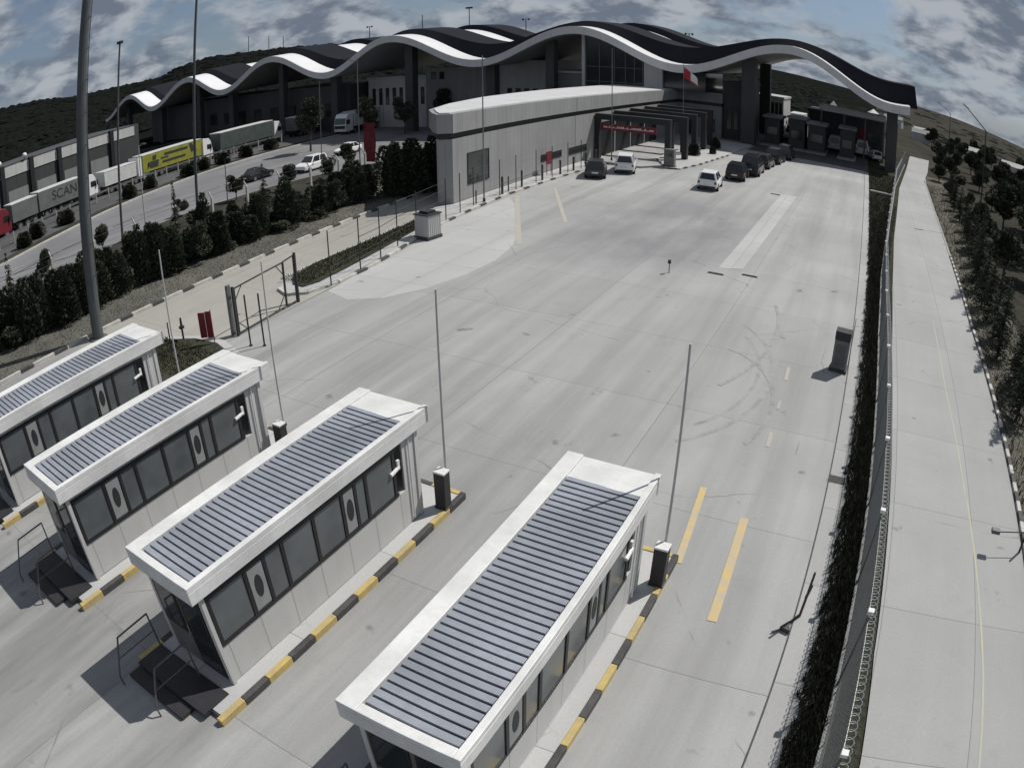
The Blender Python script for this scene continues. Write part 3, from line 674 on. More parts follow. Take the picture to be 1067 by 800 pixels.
# ------------------------------------------------------------------ right hand mesh fence with razor coil
def fx(y): return lerp_tab([(-5, 1.95), (6, 1.85), (10, 1.78), (30, 1.7), (40, 1.85), (51, 2.4), (80, 4.15), (98, 5.9), (112, 7.3)], y)
t = thing('mesh_fence', 'long wire mesh fence with white capped posts and razor coil beside the right road', 'fence', (0, 0, 0))
FY = [3.2+3.3*i for i in range(33)]
for y in FY:
    s = MB(); x = fx(y); s.tube((x, y, -.1), (x, y, 2.12), .034, .034, 8, 0); s.box(x-.06, x+.06, y-.06, y+.06, 2.12, 2.2, 1); obj('post', s, [M['grey_steel'], M['white']], t)
for a, b in zip(FY, FY[1:]):
    s = MB(); L = b-a; hgt = 1.95; pitch = .10 if a < 22 else .2
    P = lambda u, z: (fx(a)+(fx(b)-fx(a))*u/L, a+u, z)
    k = -hgt
    w = .0045 if a < 22 else .006
    while k < L:
        for sg in (1, -1):
            u0, z0, u1, z1 = k, .05, k+hgt, .05+hgt
            if u0 < 0: z0 += -u0; u0 = 0
            if u1 > L: z1 -= u1-L; u1 = L
            if u1-u0 > .02:
                if sg < 0: u0, u1 = L-u0, L-u1
                p, q = Vector(P(u0, z0)), Vector(P(u1, z1)); n_ = Vector((w, 0, 0)); v_ = Vector((0, 0, w*1.4))
                s.add([p-n_, p+n_, p+v_, q-n_, q+n_, q+v_], [(0, 1, 4, 3), (1, 2, 5, 4), (2, 0, 3, 5)])
        k += pitch
    s.path([P(0, 2.0), P(L, 2.0)], .012, 5); s.path([P(0, .06), P(L, .06)], .01, 4)
    obj('mesh_panel', s, M['wire'], t)
s = MB(); pts = []
y = 3.2
while y < 95:
    th = (y-3.2)*2*PI/.17 if y < 40 else (y-3.2)*2*PI/.4
    R = .075; pts.append((fx(y)+.06+R*math.cos(th), y, 2.1+R*math.sin(th))); y += .17/8 if y < 40 else .06
for p, q in zip(pts, pts[1:]):
    p = Vector(p); q = Vector(q); n_ = Vector((.010, 0, 0)); v_ = Vector((0, .004, .010))
    s.add([p-n_, p+n_, p+v_, q-n_, q+n_, q+v_], [(0, 1, 4, 3), (1, 2, 5, 4), (2, 0, 3, 5)])
obj('razor_coil', s, M['razor'], t)
s = MB()
for a, b in zip(FY, FY[1:]): s.prism([(fx(a)-.07, a), (fx(a)+.07, a), (fx(b)+.07, b-.01), (fx(b)-.07, b-.01)], -.05, .14)
obj('plinth', s, M['kerb_grey'], t)
t = thing('verge_bar', 'low white bar on two short legs lying across the grass verge beyond the yard', 'bar', (1.0, 68, .02))
s = MB(); s.tube((0, 0, .75), (2.5, .3, .7), .06, .06, 8); obj('bar', s, M['white'], t)
for x in (.15, 2.3):
    s = MB(); s.tube((x, .02+x*.1, 0), (x, .02+x*.1, .72), .04, .04, 6); obj('leg', s, M['grey_steel'], t)
# rough grass in the verge and beyond the right kerb
def blades(name, n, pos, hmin, hmax, m, wid=.02):
    mb = MB()
    for i in range(n):
        x, y, z = pos(); h = random.uniform(hmin, hmax); a = random.uniform(0, 2*PI); l = random.uniform(.1, .6)*h
        dx, dy = math.cos(a), math.sin(a); w = wid*random.uniform(.7, 1.6)
        mb.add([(x-dy*w, y+dx*w, z), (x+dy*w, y-dx*w, z), (x+dx*l, y+dy*l, z+h)], [(0, 1, 2)])
    return stuff(name, mb, m)
def vpos():
    y = 4+86*random.random()**2.0; xr = fx(y)-.05; xl = .95+.12*mnoise.noise(Vector((y*1.3, 0, 0)))+.12*mnoise.noise(Vector((y*4.1, 5, 0)))+.15*smooth(22, 4, y)
    return xl+(xr-xl)*random.random(), y, .0
blades('verge_grass', 34000, vpos, .08, .34, M['dry_leaf'], .016).data.materials[0] = M['grass']
blades('verge_dry_grass', 5000, vpos, .06, .26, M['pale_leaf'], .012)
def rpos():
    y = 10+80*random.random()**1.6; x = lerp_tab(ROAD_R, y)+.2+3.4*random.random()**1.3
    return x, y, 0
blades('roadside_grass', 5500, rpos, .08, .38, M['dry_leaf'], .02)
def rpos2():
    y = 6+60*random.random()**1.5; x = fx(y)+.12+.3*random.random()*(1+.5*mnoise.noise(Vector((y, 3, 0))))
    return min(x, lerp_tab(ROAD_L, y)+.15), y, 0
blades('fence_weeds', 6000, rpos2, .04, .16, M['pale_leaf'], .018)
def bpos():
    y = 4+40*random.random(); x = lerp_tab(KERB_L, y)-.4-4.6*random.random()
    return x, y, base_z(x, y)+.02
blades('bank_grass', 6000, bpos, .03, .13, M['bank'], .02)
def ppos():
    y = 23.2+12.6*random.random(); x = -25.5+.02*(y-23)+2.0*random.random()*(1-.03*(y-23))
    return x-.06*(y-25), y, .15
blades('planter_grass', 5000, ppos, .03, .15, M['dry_leaf'], .02)
def ppos2(): return -25.3+4.4*random.random(), 13.2+2.3*random.random(), .16
blades('planter_grass', 3000, ppos2, .03, .16, M['dry_leaf'], .018)
# ------------------------------------------------------------------ vegetation
def card(mb, p, d, size, flat=.6):
    """a leaf clump: two crossed ragged triangles along direction d"""
    d = Vector(d).normalized(); a = d.orthogonal().normalized(); a.rotate(Matrix.Rotation(random.uniform(0, 2*PI), 3, d)); 
    p = Vector(p)
    w = a*size*flat
    mb.add([p-w*.5, p+w*.5, p+d*size+w*random.uniform(-.3, .3)], [(0, 1, 2)])
def hedge_mesh(seed, h=2.9, r=.85, n=4200):
    random.seed(seed); mb = MB()
    tips = [(random.uniform(-.45, .45)*r, random.uniform(-.45, .45)*r, h*random.uniform(.72, 1.0), r*random.uniform(.5, .8)) for _ in range(6)]
    for i in range(n):
        tx, ty, th, tr = random.choice(tips)
        t = random.random()**.85; z = .08+th*t
        rad = tr*(1-t**2.6)**.6*(.92 if t > .08 else .7)*math.sqrt(random.uniform(.45, 1.0))
        a = random.uniform(0, 2*PI)
        card(mb, (tx+rad*math.cos(a), ty+rad*math.sin(a), z), (math.cos(a)*.7+random.uniform(-.4, .4), math.sin(a)*.7+random.uniform(-.4, .4), random.uniform(.2, 1.1)), random.uniform(.10, .24), .7)
    return mb.mesh('crown', M['hedge_leaf'])
def conifer_mesh(seed, h=3.7, r=.85, n_whorl=24, leaf=.17):
    random.seed(seed); mb = MB()
    for k in range(n_whorl):
        t = (k+random.uniform(0, .8))/n_whorl; z = .18+(h-.25)*t
        L = r*(1-t)**.85*random.uniform(.8, 1.12)+.06
        for j in range(9 if t < .7 else 6):
            a = random.uniform(0, 2*PI); Lj = L*random.uniform(.6, 1.1); m_ = max(3, int(Lj/.04))
            for q in range(m_):
                u = (q+random.random())/m_
                p = (math.cos(a)*Lj*u, math.sin(a)*Lj*u, z+.12*Lj-.35*Lj*u*u+random.uniform(-.05, .05))
                b = a+random.uniform(-1, 1)
                card(mb, p, (math.cos(b), math.sin(b), random.uniform(-.35, .5)), leaf*random.uniform(.6, 1.2)*(1-.4*u), .55)
    for q in range(14): card(mb, (0, 0, h-.35+.025*q), (random.uniform(-.3, .3), random.uniform(-.3, .3), 1), leaf*.8, .4)
    return mb.mesh('crown', M['conifer_leaf'])
def round_mesh(seed, h0=1.2, h1=3.8, r=1.15, n=3800, leaf=.2):
    random.seed(seed); mb = MB(); cs = []
    for i in range(11):
        a = random.uniform(0, 2*PI); q = r*random.uniform(.15, .62); z = h0+(h1-h0)*random.uniform(.2, .85)
        cs.append((q*math.cos(a), q*math.sin(a), z, r*random.uniform(.32, .55)))
    for i in range(n):
        cx, cy, cz, cr = random.choice(cs); v = Vector((random.gauss(0, 1), random.gauss(0, 1), random.gauss(0, 1))).normalized()*cr*random.uniform(.55, 1.02)**.6
        card(mb, (cx+v.x, cy+v.y, cz+v.z), (v.x+random.uniform(-.3, .3), v.y+random.uniform(-.3, .3), v.z+random.uniform(-.2, .4)), leaf*random.uniform(.5, 1.2), .7)
    return mb.mesh('crown', M['broad_leaf'])
def trunk_mesh(h, r, limbs=4):
    mb = MB(); mb.tube((0, 0, -.1), (.03, .02, h), r, r*.6, 8)
    for i in range(limbs):
        a = i*2*PI/max(1, limbs)+.4; mb.tube((.03, .02, h*.75), (math.cos(a)*h*.35, math.sin(a)*h*.35, h*1.35), r*.5, r*.2, 6)
    return mb.mesh('trunk', M['bark'])
HEDGE = [hedge_mesh(100+i) for i in range(4)]
CONI = [conifer_mesh(200+i) for i in range(4)]
ROUND = [round_mesh(300+i) for i in range(3)]
T_short = trunk_mesh(.5, .07, 0); T_con = trunk_mesh(3.0, .07, 0); T_round = trunk_mesh(1.4, .09, 5)
random.seed(5)
def plant(name, crown, trunk, x, y, z, s, sz, label, cat, group):
    t = thing(name, label, cat, (x, y, z), random.uniform(0, 6.28), group); t.scale = (s, s, sz)
    obj('crown', crown, None, t); obj('trunk', trunk, None, t)
    return t
y = 6.6; k = 0
HL = 'dark dense evergreen shrub in the hedge row between the entry lane and the truck road'
while y < 41.5:
    for row, dx in enumerate((0, -1.5)):
        if random.random() < (.05 if row == 0 else .3): continue
        x = -33.8+dx+random.uniform(-.45, .45); yy = y+random.uniform(-.4, .4)
        hs = random.choice([random.uniform(.5, .75), random.uniform(.8, 1.15), random.uniform(.9, 1.25)])
        if random.random() < .3:
            plant('hedge_shrub', ROUND[k % 3], T_short, x, yy, base_z(x, yy)-.75, random.uniform(.75, 1.05), hs*.8, HL, 'shrub', 'evergreen shrubs of the hedge row')
        else:
            plant('hedge_shrub', HEDGE[k % 4], T_short, x, yy, base_z(x, yy), random.uniform(.85, 1.25), hs, HL, 'shrub', 'evergreen shrubs of the hedge row')
        k += 1
    y += random.uniform(.9, 1.3)
t = thing('concrete_post_fence', 'fence of pale concrete posts with sagging wires standing in and behind the hedge', 'fence', (0, 0, 0))
CP = [(-36.3+.02*i, 6+3.1*i) for i in range(13)]
for i, (x, y) in enumerate(CP):
    q = MB(); z = base_z(x, y); q.box(x-.07, x+.07, y-.07, y+.07, z-.1, z+3.05); q.tube((x, y, z+3.0), (x-.3, y, z+3.4), .05, .05, 6); obj('post', q, M['kerb_white'], t)
q = MB()
for dz_ in (.6, 1.3, 2.0, 2.7, 3.2): q.path([(x, y, base_z(x, y)+dz_) for x, y in CP], .008, 4)
obj('wire', q, M['wire'], t)
for (x, y, s, hz, lab) in [(-35.4, 17.6, .7, 1.3, 'slim pointed conifer rising out of the hedge right of the tall mast'), (-35.6, 24.2, .7, 1.35, 'slim pointed conifer rising from the hedge before the road lamp'), (-36, 12.2, .75, 1.2, 'slim conifer at the left end of the hedge, left of the tall mast'), (-37.4, 33.4, .7, 1.15, 'slim conifer behind the hedge below the dark car on the truck road')]:
    plant('conifer_tree', CONI[k % 4], T_con, x, y, base_z(x, y), s, hz, lab, 'tree', 'conifers of the hedge'); k += 1
for (x, y, s, hz, lab) in [(-32.3, 41.6, 1.5, 1.42, 'big dark bush left one of three beside the left end of the terminal'), (-31.4, 43.0, 1.5, 1.5, 'big dark bush middle one of three beside the left end of the terminal'), (-30.6, 44.6, 1.4, 1.45, 'big dark bush touching the left end wall of the terminal')]:
    plant('large_bush', HEDGE[k % 4], T_short, x, y, 0, s, hz, lab, 'bush', 'big bushes beside the terminal'); k += 1
for (x, y, s, hz, lab) in [(-71.8, 73.9, 2.0, 2.1, 'leafy roadside tree left of the white truck cab'), (-69.9, 84.7, 1.5, 1.8, 'leafy roadside tree behind the dark red banner'), (-67.9, 91.3, 1.6, 1.7, 'leafy roadside tree between pale box trailer and big bushes'), (-66, 100, 1.8, 1.8, 'leafy roadside tree at the right, nearest the terminal')]:
    plant('roadside_tree', ROUND[k % 3], T_round, x, y, -2, s, hz, lab, 'tree', 'leafy trees along the truck road'); k += 1
for (x, y, s) in [(-75.5, 35, 1.5), (-74, 30, 1.4), (-80, 58, 1.6), (-81.5, 62, 1.5), (-82, 66, 1.6), (-82.4, 71, 1.5), (-77.5, 46, 1.2), (-79.6, 50.5, 1.3), (-71.5, 27, 1.2), (-83, 77, 1.4)]:
    plant('low_bush', HEDGE[k % 4], T_short, x-.6, y, -2.05, s*1.05, .62, 'low dark bush on the strip between truck road kerb and the parked trucks', 'bush', 'low bushes before the parked trucks'); k += 1
for (x, y, s, hz, lab) in [(-56.6, 39.5, .6, .55, 'small bush beside the slim mast on the near edge of the truck road'), (-52.4, 50.5, .9, .8, 'small ragged shrub in front of the left white car'), (-51.5, 55.5, .8, .75, 'small ragged shrub in front of the right white car'), (-45.6, 40.2, 1.2, .8, 'round shrub behind the hedge below the white cars')]:
    plant('small_shrub', ROUND[k % 3], T_short, x, y, base_z(x, y)-.5*hz, s, hz, lab, 'shrub', 'small shrubs by the truck road'); k += 1
for (x, y, s, hz, lab) in [(-50.5, 20.5, .75, .8, 'small round tree at the truck road edge left of the slim lamp mast'), (-53.5, 28.0, .7, .7, 'small round tree at the truck road edge right of the slim lamp mast'), (-55.2, 45.5, .8, .75, 'small round tree on the near edge of the truck road, opposite the yellow trailer'), (-53.0, 60.5, .9, .85, 'small round tree on the near edge of the truck road beyond the white cars')]:
    plant('small_tree', ROUND[k % 3], T_round, x, y, -2.1, s, hz, lab, 'tree', 'small trees on the near edge of the truck road'); k += 1
# right side: row of conifers along the kerb, round trees behind
for (y, dx, s, hz) in [(24.6, 1.0, 1.15, 1.05), (27.0, 1.3, 1.0, .9), (28.8, 1.8, 1.1, 1.0), (31.0, 1.05, 1.15, 1.05), (33.6, 1.2, 1.05, .95), (36.2, 1.2, 1.1, 1.0), (38.8, 1.2, 1.1, 1.0), (42.3, 1.25, 1.25, 1.4), (45.6, 1.7, 1.1, 1.05), (49.2, 1.9, 1.1, 1.0), (53.0, 2.2, 1.0, .9), (57.4, 2.3, 1.1, .95), (62, 2.6, 1.1, .9), (67, 2.6, 1.1, .9), (73, 2.6, 1.2, 1.0), (80, 2.8, 1.2, 1.0)]:
    tall = hz > 1.3
    plant('conifer_tree', CONI[k % 4], T_con, lerp_tab(ROAD_R, y)+dx, y, 0, s, hz, 'tallest dark conifer in the row beside the right road kerb' if tall else 'dark conifer in the row along the kerb of the right road', 'tree', 'conifers along the right road'); k += 1
for (x, y, s, hz, lab) in [(11.2, 46.2, 1.25, 1.05, 'round tree on a thin trunk right of the conifer row, nearest one'), (10.9, 55.0, 1.3, 1.0, 'round tree on a thin trunk by the nearer street lamp'), (14.5, 49.5, 1.8, 1.5, 'broad dark tree at the right picture edge behind the conifers'), (16.5, 57, 2.2, 1.8, 'large dark tree at the right picture edge, right of the nearer street lamp'), (18.5, 63, 2.2, 1.9, 'large dark tree at right edge, behind the largest one'), (15.3, 66.5, 1.6, 1.3, 'round dark tree just right of the nearer street lamp'), (20.5, 73, 2.2, 1.7, 'dark tree near right edge in front of the fields')]:
    plant('round_tree', ROUND[k % 3], T_round, x, y, gz(x, y), s, hz, lab, 'tree', 'round trees beyond the right road'); k += 1
for (x, y, s) in [(11.5, 99, 1.6), (13, 92, 1.5), (12.2, 84, 1.2), (15, 104, 1.9), (17.5, 97, 1.8), (19.5, 108, 2.0), (22, 100, 1.7), (24.5, 115, 2.2), (14, 112, 1.7), (17, 120, 2.0), (28, 112, 1.8), (30, 128, 2.2), (22, 132, 2.2), (26, 92, 1.8), (36, 130, 2.4), (34, 150, 2.5), (42, 165, 2.4), (28, 160, 2.2), (50, 190, 2.6), (38, 195, 2.6), (58, 215, 2.6), (46, 230, 2.6), (66, 260, 3), (32, 215, 2.5), (26, 190, 2.3), (52, 270, 3), (20, 170, 2.2), (24, 240, 2.7), (75, 300, 3), (40, 290, 3), (86, 340, 3), (60, 350, 3), (28, 300, 3), (13, 78, 1.1), (16.5, 83, 1.4), (20, 88, 1.4)]:
    x += random.uniform(-1, 1); y += random.uniform(-2, 2)
    s *= .72 if y < 140 else .85
    plant('field_tree', ROUND[k % 3], T_round, x, y, gz(x, y)-.6*s/2, s, s*random.uniform(.6, .85), 'dark bushy tree scattered over the fields sloping away beyond the right road', 'tree', 'trees scattered over the fields'); k += 1
# far woods: one mass of crowns on the ridges
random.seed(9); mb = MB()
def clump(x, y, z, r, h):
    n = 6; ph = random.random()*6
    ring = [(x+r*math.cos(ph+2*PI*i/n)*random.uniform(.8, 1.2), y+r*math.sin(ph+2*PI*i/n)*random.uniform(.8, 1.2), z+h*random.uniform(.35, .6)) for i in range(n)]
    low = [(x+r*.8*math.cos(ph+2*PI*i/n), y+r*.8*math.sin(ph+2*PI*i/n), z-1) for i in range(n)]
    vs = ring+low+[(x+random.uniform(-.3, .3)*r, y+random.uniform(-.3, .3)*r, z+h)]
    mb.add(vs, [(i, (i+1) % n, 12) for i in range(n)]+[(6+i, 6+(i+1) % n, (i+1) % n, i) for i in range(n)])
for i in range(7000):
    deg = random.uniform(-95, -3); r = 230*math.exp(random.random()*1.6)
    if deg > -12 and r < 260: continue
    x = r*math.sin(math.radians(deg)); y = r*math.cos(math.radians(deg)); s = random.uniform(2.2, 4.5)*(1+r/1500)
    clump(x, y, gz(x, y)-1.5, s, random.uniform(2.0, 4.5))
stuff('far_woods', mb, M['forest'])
mb = MB()
for i in range(900):
    deg = random.uniform(-3, 24); r = 350*math.exp(random.random()**.7*1.55)
    if mnoise.noise(Vector((deg*.35, math.log(r)*5, 2))) < .02: continue
    x = r*math.sin(math.radians(deg)); y = r*math.cos(math.radians(deg)); s = random.uniform(2.5, 5)*(1+r/1500)
    clump(x, y, gz(x, y)-1, s, random.uniform(1.4, 2.6))
stuff('distant_hedgerows', mb, M['forest'])
# ------------------------------------------------------------------ vehicles
def wheel_mesh(r, w):
    mb = MB(); mb.tube((-w/2, 0, 0), (w/2, 0, 0), r, r, 16, 0); mb.tube((-w/2-.006, 0, 0), (w/2+.006, 0, 0), r*.62, r*.62, 12, 1)
    return mb.mesh('wheel', [M['rubber'], M['rim']])
W_CAR = wheel_mesh(.32, .21); W_TRUCK = wheel_mesh(.5, .3)
def sect(y, w, zb, zt):
    return [(-w*.9, y, zb), (w*.9, y, zb), (w, y, zb+.12), (w*1.0, y, zt-.16), (w*.9, y, zt), (-w*.9, y, zt), (-w*1.0, y, zt-.16), (-w, y, zb+.12)]
def quad_panel(mb, a, b, c, d, ins, off):
    a, b, c, d = map(Vector, (a, b, c, d)); cen = (a+b+c+d)/4; n_ = (b-a).cross(d-a).normalized()
    pts = [p+(cen-p)*ins+n_*off for p in (a, b, c, d)]; back = [p-n_*(off+.02) for p in pts]
    mb.add(pts+back, [(0, 1, 2, 3), (7, 6, 5, 4), (0, 4, 5, 1), (1, 5, 6, 2), (2, 6, 7, 3), (3, 7, 4, 0)])
def car(x, y, rz, paint, label, kind='hatch', z=.012, scale=1.0, group=None):
    t = thing('parked_car' if kind != 'van' else 'parked_van', label, 'car' if kind != 'van' else 'van', (x, y, z), rz, group); t.scale = (scale,)*3
    if kind == 'hatch': L, hw, zt, roof, cab = 2.0, .86, .92, 1.5, (-1.93, -1.62, .25, 1.02)
    elif kind == 'sedan': L, hw, zt, roof, cab = 2.25, .87, .90, 1.44, (-1.75, -1.1, .2, 1.05)
    elif kind == 'suv': L, hw, zt, roof, cab = 2.25, .93, 1.06, 1.75, (-2.2, -1.95, .3, 1.05)
    else: L, hw, zt, roof, cab = 2.45, .95, 1.08, 1.95, (-2.42, -2.3, .75, 1.5)
    b = MB(); b.loft([sect(-L, hw*.84, .42, zt-.14), sect(-L+.1, hw*.95, .28, zt), sect(-L*.6, hw, .22, zt+.03), sect(0, hw, .2, zt+.02), sect(L*.45, hw, .22, zt), sect(L*.8, hw*.96, .24, zt-.12), sect(L-.08, hw*.88, .27, zt-.24), sect(L, hw*.78, .36, zt-.34)])
    obj('body', b, paint, t, bevel=.03, smooth=False)
    y0, y1, y2, y3 = cab; wb, wt = hw*.93, hw*.70; zb = zt-.02
    B = [(-wb, y0, zb), (wb, y0, zb), (wb, y3, zb), (-wb, y3, zb)]; T = [(-wt, y1, roof), (wt, y1, roof), (wt, y2, roof), (-wt, y2, roof)]
    c = MB(); c.add(B+T, [(3, 2, 1, 0), (4, 5, 6, 7), (0, 1, 5, 4), (1, 2, 6, 5), (2, 3, 7, 6), (3, 0, 4, 7)])
    obj('cabin', c, paint, t, bevel=.04)
    for nm, (i, j), ins in (('rear_window', (0, 1), .2), ('windscreen', (2, 3), .08)):
        g = MB(); quad_panel(g, B[i], B[j], T[j], T[i], ins, .008); obj(nm, g, M['dark_glass'], t)
    for (i, j) in ((1, 2), (3, 0)):
        Bm = [(Vector(B[i])*(1-u)+Vector(B[j])*u) for u in (.04, .5, .94)]; Tm = [(Vector(T[i])*(1-u)+Vector(T[j])*u) for u in (.04, .52, .94)]
        if kind == 'van' : segs = ((1, 2),) if i == 1 else ((0, 1),)
        else: segs = ((0, 1), (1, 2))
        for p, q in segs:
            g = MB(); quad_panel(g, Bm[p], Bm[q], Tm[q], Tm[p], .1, .008); obj('side_window', g, M['dark_glass'], t)
    for sx in (-1, 1):
        for yy in (-L*.62, L*.63): obj('wheel', W_CAR, None, t, (sx*(hw-.09), yy, .32))
        g = MB(); g.box(sx*hw*.78-.08, sx*hw*.78+.08, -L-.01, -L+.1, zt-.30, zt-.12); obj('tail_light', g, M['lamp_red'], t)
        g = MB(); g.box(sx*hw*.62-.15, sx*hw*.62+.15, L-.1, L+.0, zt-.42, zt-.30); obj('headlight', g, M['lamp_clear'], t)
        g = MB(); g.box(sx*(hw+.1)-.08, sx*(hw+.1)+.08, y3-.45, y3-.3, zb, zb+.13); obj('mirror', g, paint, t)
    g = MB(); g.box(-.26, .26, -L-.02, -L+.05, zt-.42, zt-.30); obj('number_plate', g, M['plate'], t)
    g = MB(); g.box(-hw*.8, hw*.8, -L-.03, -L+.1, .3, .44); obj('bumper', g, M['dark_steel'], t)
    g = MB(); g.box(-hw*.75, hw*.75, L-.1, L+.02, .28, .42); obj('bumper', g, M['dark_steel'], t)
    return t
car(-12.75, 57.6, math.radians(5), M['car_white'], 'white hatchback at the tail of the queue of dark cars in the yard', 'hatch', scale=1.0)
car(-21.1, 60.2, math.radians(17), M['car_white'], 'white van driving towards the dark portal frames', 'suv', scale=.95)
car(-22.3, 56.2, math.radians(19), M['car_grey'], 'dark grey car driving beside the walkway kerb, left of the white van', 'hatch', scale=1.0)
car(-11.75, 64.6, math.radians(3), M['car_black'], 'black car right behind the queue, just ahead of the white hatchback', 'hatch', group='dark cars queueing for the gate', scale=1.05)
car(-11.05, 69.2, math.radians(1), M['car_black'], 'tall black van in the queue, second dark vehicle from the rear', 'van', group='dark cars queueing for the gate')
car(-10.75, 75.2, math.radians(-3), M['car_grey'], 'dark car in the queue ahead of the tall black van', 'hatch', group='dark cars queueing for the gate')
car(-10.3, 80.6, math.radians(-3), M['car_black'], 'black off-road car fourth in the queue towards the gate', 'suv', group='dark cars queueing for the gate')
car(-9.7, 86.2, math.radians(-3), M['car_grey'], 'dark car at the shaded edge under the wavy roof', 'suv', group='dark cars queueing for the gate')
car(-62.6, 55.2, math.radians(6), M['car_black'], 'black car driving on the truck road in front of the parked trucks', 'sedan', -1.98)
car(-58.8, 60.5, math.radians(185), M['car_white'], 'left one of the two white cars on the truck road', 'suv', -1.98)
car(-63.2, 72.2, math.radians(184), M['car_white'], 'right one of the two white cars on the truck road, nearer the red banner', 'sedan', -1.98)
def text_mesh(txt, size, m, name='lettering'):
    cu = bpy.data.curves.new('lettering', 'FONT'); cu.body = txt; cu.size = size; cu.extrude = .01; cu.align_x = 'CENTER'; cu.align_y = 'CENTER'
    to = bpy.data.objects.new('lettering', cu); C.objects.link(to)
    dg = bpy.context.evaluated_depsgraph_get(); me = bpy.data.meshes.new_from_object(to.evaluated_get(dg))
    bpy.data.objects.remove(to); bpy.data.curves.remove(cu); me.materials.clear(); me.materials.append(m)
    return me
def truck(x, y, rz, label, L=13.2, h=4.0, box=None, cab=None, roof=None, wide=2.5, z=-1.98, has_cab=True, group='trucks parked in a line'):
    """local +Y is forward; trailer behind the cab"""
    t = thing('parked_truck', label, 'truck', (x, y, z), rz, group)
    b = MB(); b.box(-wide/2, wide/2, -L/2, L/2, 1.2, h); obj('trailer_box', b, box, t, bevel=.04)
    r = MB(); r.box(-wide/2-.03, wide/2+.03, -L/2-.03, L/2+.03, h+.003, h+.14); obj('trailer_roof', r, roof or M['tr_white'], t, bevel=.03)
    ch = MB(); ch.box(-.5, .5, -L/2+.2, L/2+(1.2 if has_cab else 0), .85, 1.19); ch.box(-wide/2+.05, wide/2-.05, -L*.05, L*.25, .55, .8); obj('chassis', ch, M['dark_steel'], t)
    for yy in (-L/2+1.2, -L/2+2.5, -L/2+3.8):
        for sx in (-1, 1): obj('wheel', W_TRUCK, None, t, (sx*1.05, yy, .5))
    if has_cab:
        c = MB(); y0 = L/2+.45; y1 = y0+2.2; hw = 1.22
        prof = [(y0, .6), (y1-.05, .55), (y1, 1.3), (y1-.02, 1.75), (y1-.35, 3.0), (y1-.75, 3.55), (y0, 3.75)]
        c.loft([[(-hw, p, q) for p, q in prof], [(-hw*.0, p, q) for p, q in prof], [(hw, p, q) for p, q in prof]]); obj('cab', c, cab, t, bevel=.05)
        g = MB(); quad_panel(g, (hw*.95, y1-.02, 1.8), (-hw*.95, y1-.02, 1.8), (-hw*.95, y1-.33, 2.9), (hw*.95, y1-.33, 2.9), .03, .012); obj('windscreen', g, M['cab_teal'], t)
        for sx in (-1, 1):
            g = MB(); g.box(sx*hw-.01, sx*hw+.012, y0+.9, y1-.3, 1.8, 2.6); obj('side_window', g, M['dark_glass'], t)
            g = MB(); g.box(sx*(hw+.2)-.1, sx*(hw+.2)+.1, y1-.25, y1-.1, 1.9, 2.6); obj('mirror', g, M['dark_steel'], t)
            g = MB(); g.box(sx*.85-.22, sx*.85+.22, y1-.02, y1+.02, .75, 1.0); obj('headlight', g, M['lamp_clear'], t)
            for yy in (y1-.9, y0-.6): obj('wheel', W_TRUCK, None, t, (sx*1.02, yy, .5))
        g = MB(); g.box(-hw+.1, hw-.1, y1-.03, y1+.02, 1.05, 1.6); obj('grille', g, M['dark_steel'], t)
    return t
TR = math.radians(7)
truck(-84.6, 23.0, TR, 'truck with dark red trailer at the left picture edge', 9.0, 3.6, M['red'], M['red'])
truck(-87.6, 39.3, TR, 'grey trailer truck with big dark lettering and white cab, left of the tall mast', 8.0, 3.7, M['tr_grey'], M['car_white'])
t2 = SC.objects['parked_truck.001'] if 'parked_truck.001' in SC.objects else None
def lettering(tr, txt, size, yc, zc, m, wide=2.5):
    me = text_mesh(txt, size, m); o = bpy.data.objects.new('lettering', me); C.objects.link(o); o.parent = tr
    o.matrix_local = Matrix.Translation((wide/2+.02, yc, zc)) @ Matrix(((0, 0, 1, 0), (1, 0, 0, 0), (0, 1, 0, 0), (0, 0, 0, 1)))
    return o
truck(-86.6, 32.8, TR, 'short grey trailer with white roof between the red truck and the lettered trailer', 4.4, 3.5, M['tr_grey'], None, has_cab=False)
lettering(t2, 'SCAN', 1.75, .6, 2.6, M['tr_print'])
truck(-88.8, 50.2, TR, 'short white box truck with rounded front, just right of the tall mast', 6.2, 3.2, M['tr_white'], M['car_white'])
ty = truck(-90.0, 60.8, TR, 'bright yellow trailer with dark print and a white cab', 12.6, 3.75, M['tr_yellow'], M['car_white'])
mb = MB()
for (a, b, c, d, off) in [(-4.9, -3.2, 1.6, 2.6, .3), (-4.3, -3.6, 2.7, 3.4, .2), (4.0, 5.3, 2.2, 3.6, -1.1), (-2.3, 2.6, 1.85, 2.2, .25), (-1.8, 3.2, 2.9, 3.3, .15), (-2.6, -1.0, 2.5, 2.75, .1)]:
    mb.add([(1.27, a, c), (1.27, b, c), (1.27, b+off, d), (1.27, a+off*.4, d)], [(0, 1, 2, 3)])
    mb.add([(1.262, a, c), (1.262, b, c), (1.262, b+off, d), (1.262, a+off*.4, d)], [(3, 2, 1, 0)])
obj('print', mb, M['tr_print'], ty)
truck(-91.4, 77.6, TR, 'dark green trailer truck with white cab behind the bushes, right of the yellow trailer', 13.4, 3.9, M['tr_green'], M['car_white'])
truck(-92.3, 95.8, TR, 'dark grey trailer parked at the far end of the truck line', 13.0, 3.6, M['tr_grey'], None, has_cab=False)
truck(-81.4, 97.0, math.radians(180+4), 'white truck with teal windscreen facing the camera near the roadside trees', 7.5, 3.7, M['tr_white'], M['car_white'])
truck(-83.2, 109, math.radians(4), 'pale box trailer behind the dark red banner', 7, 3.7, M['hall_pale'], None, has_cab=False)
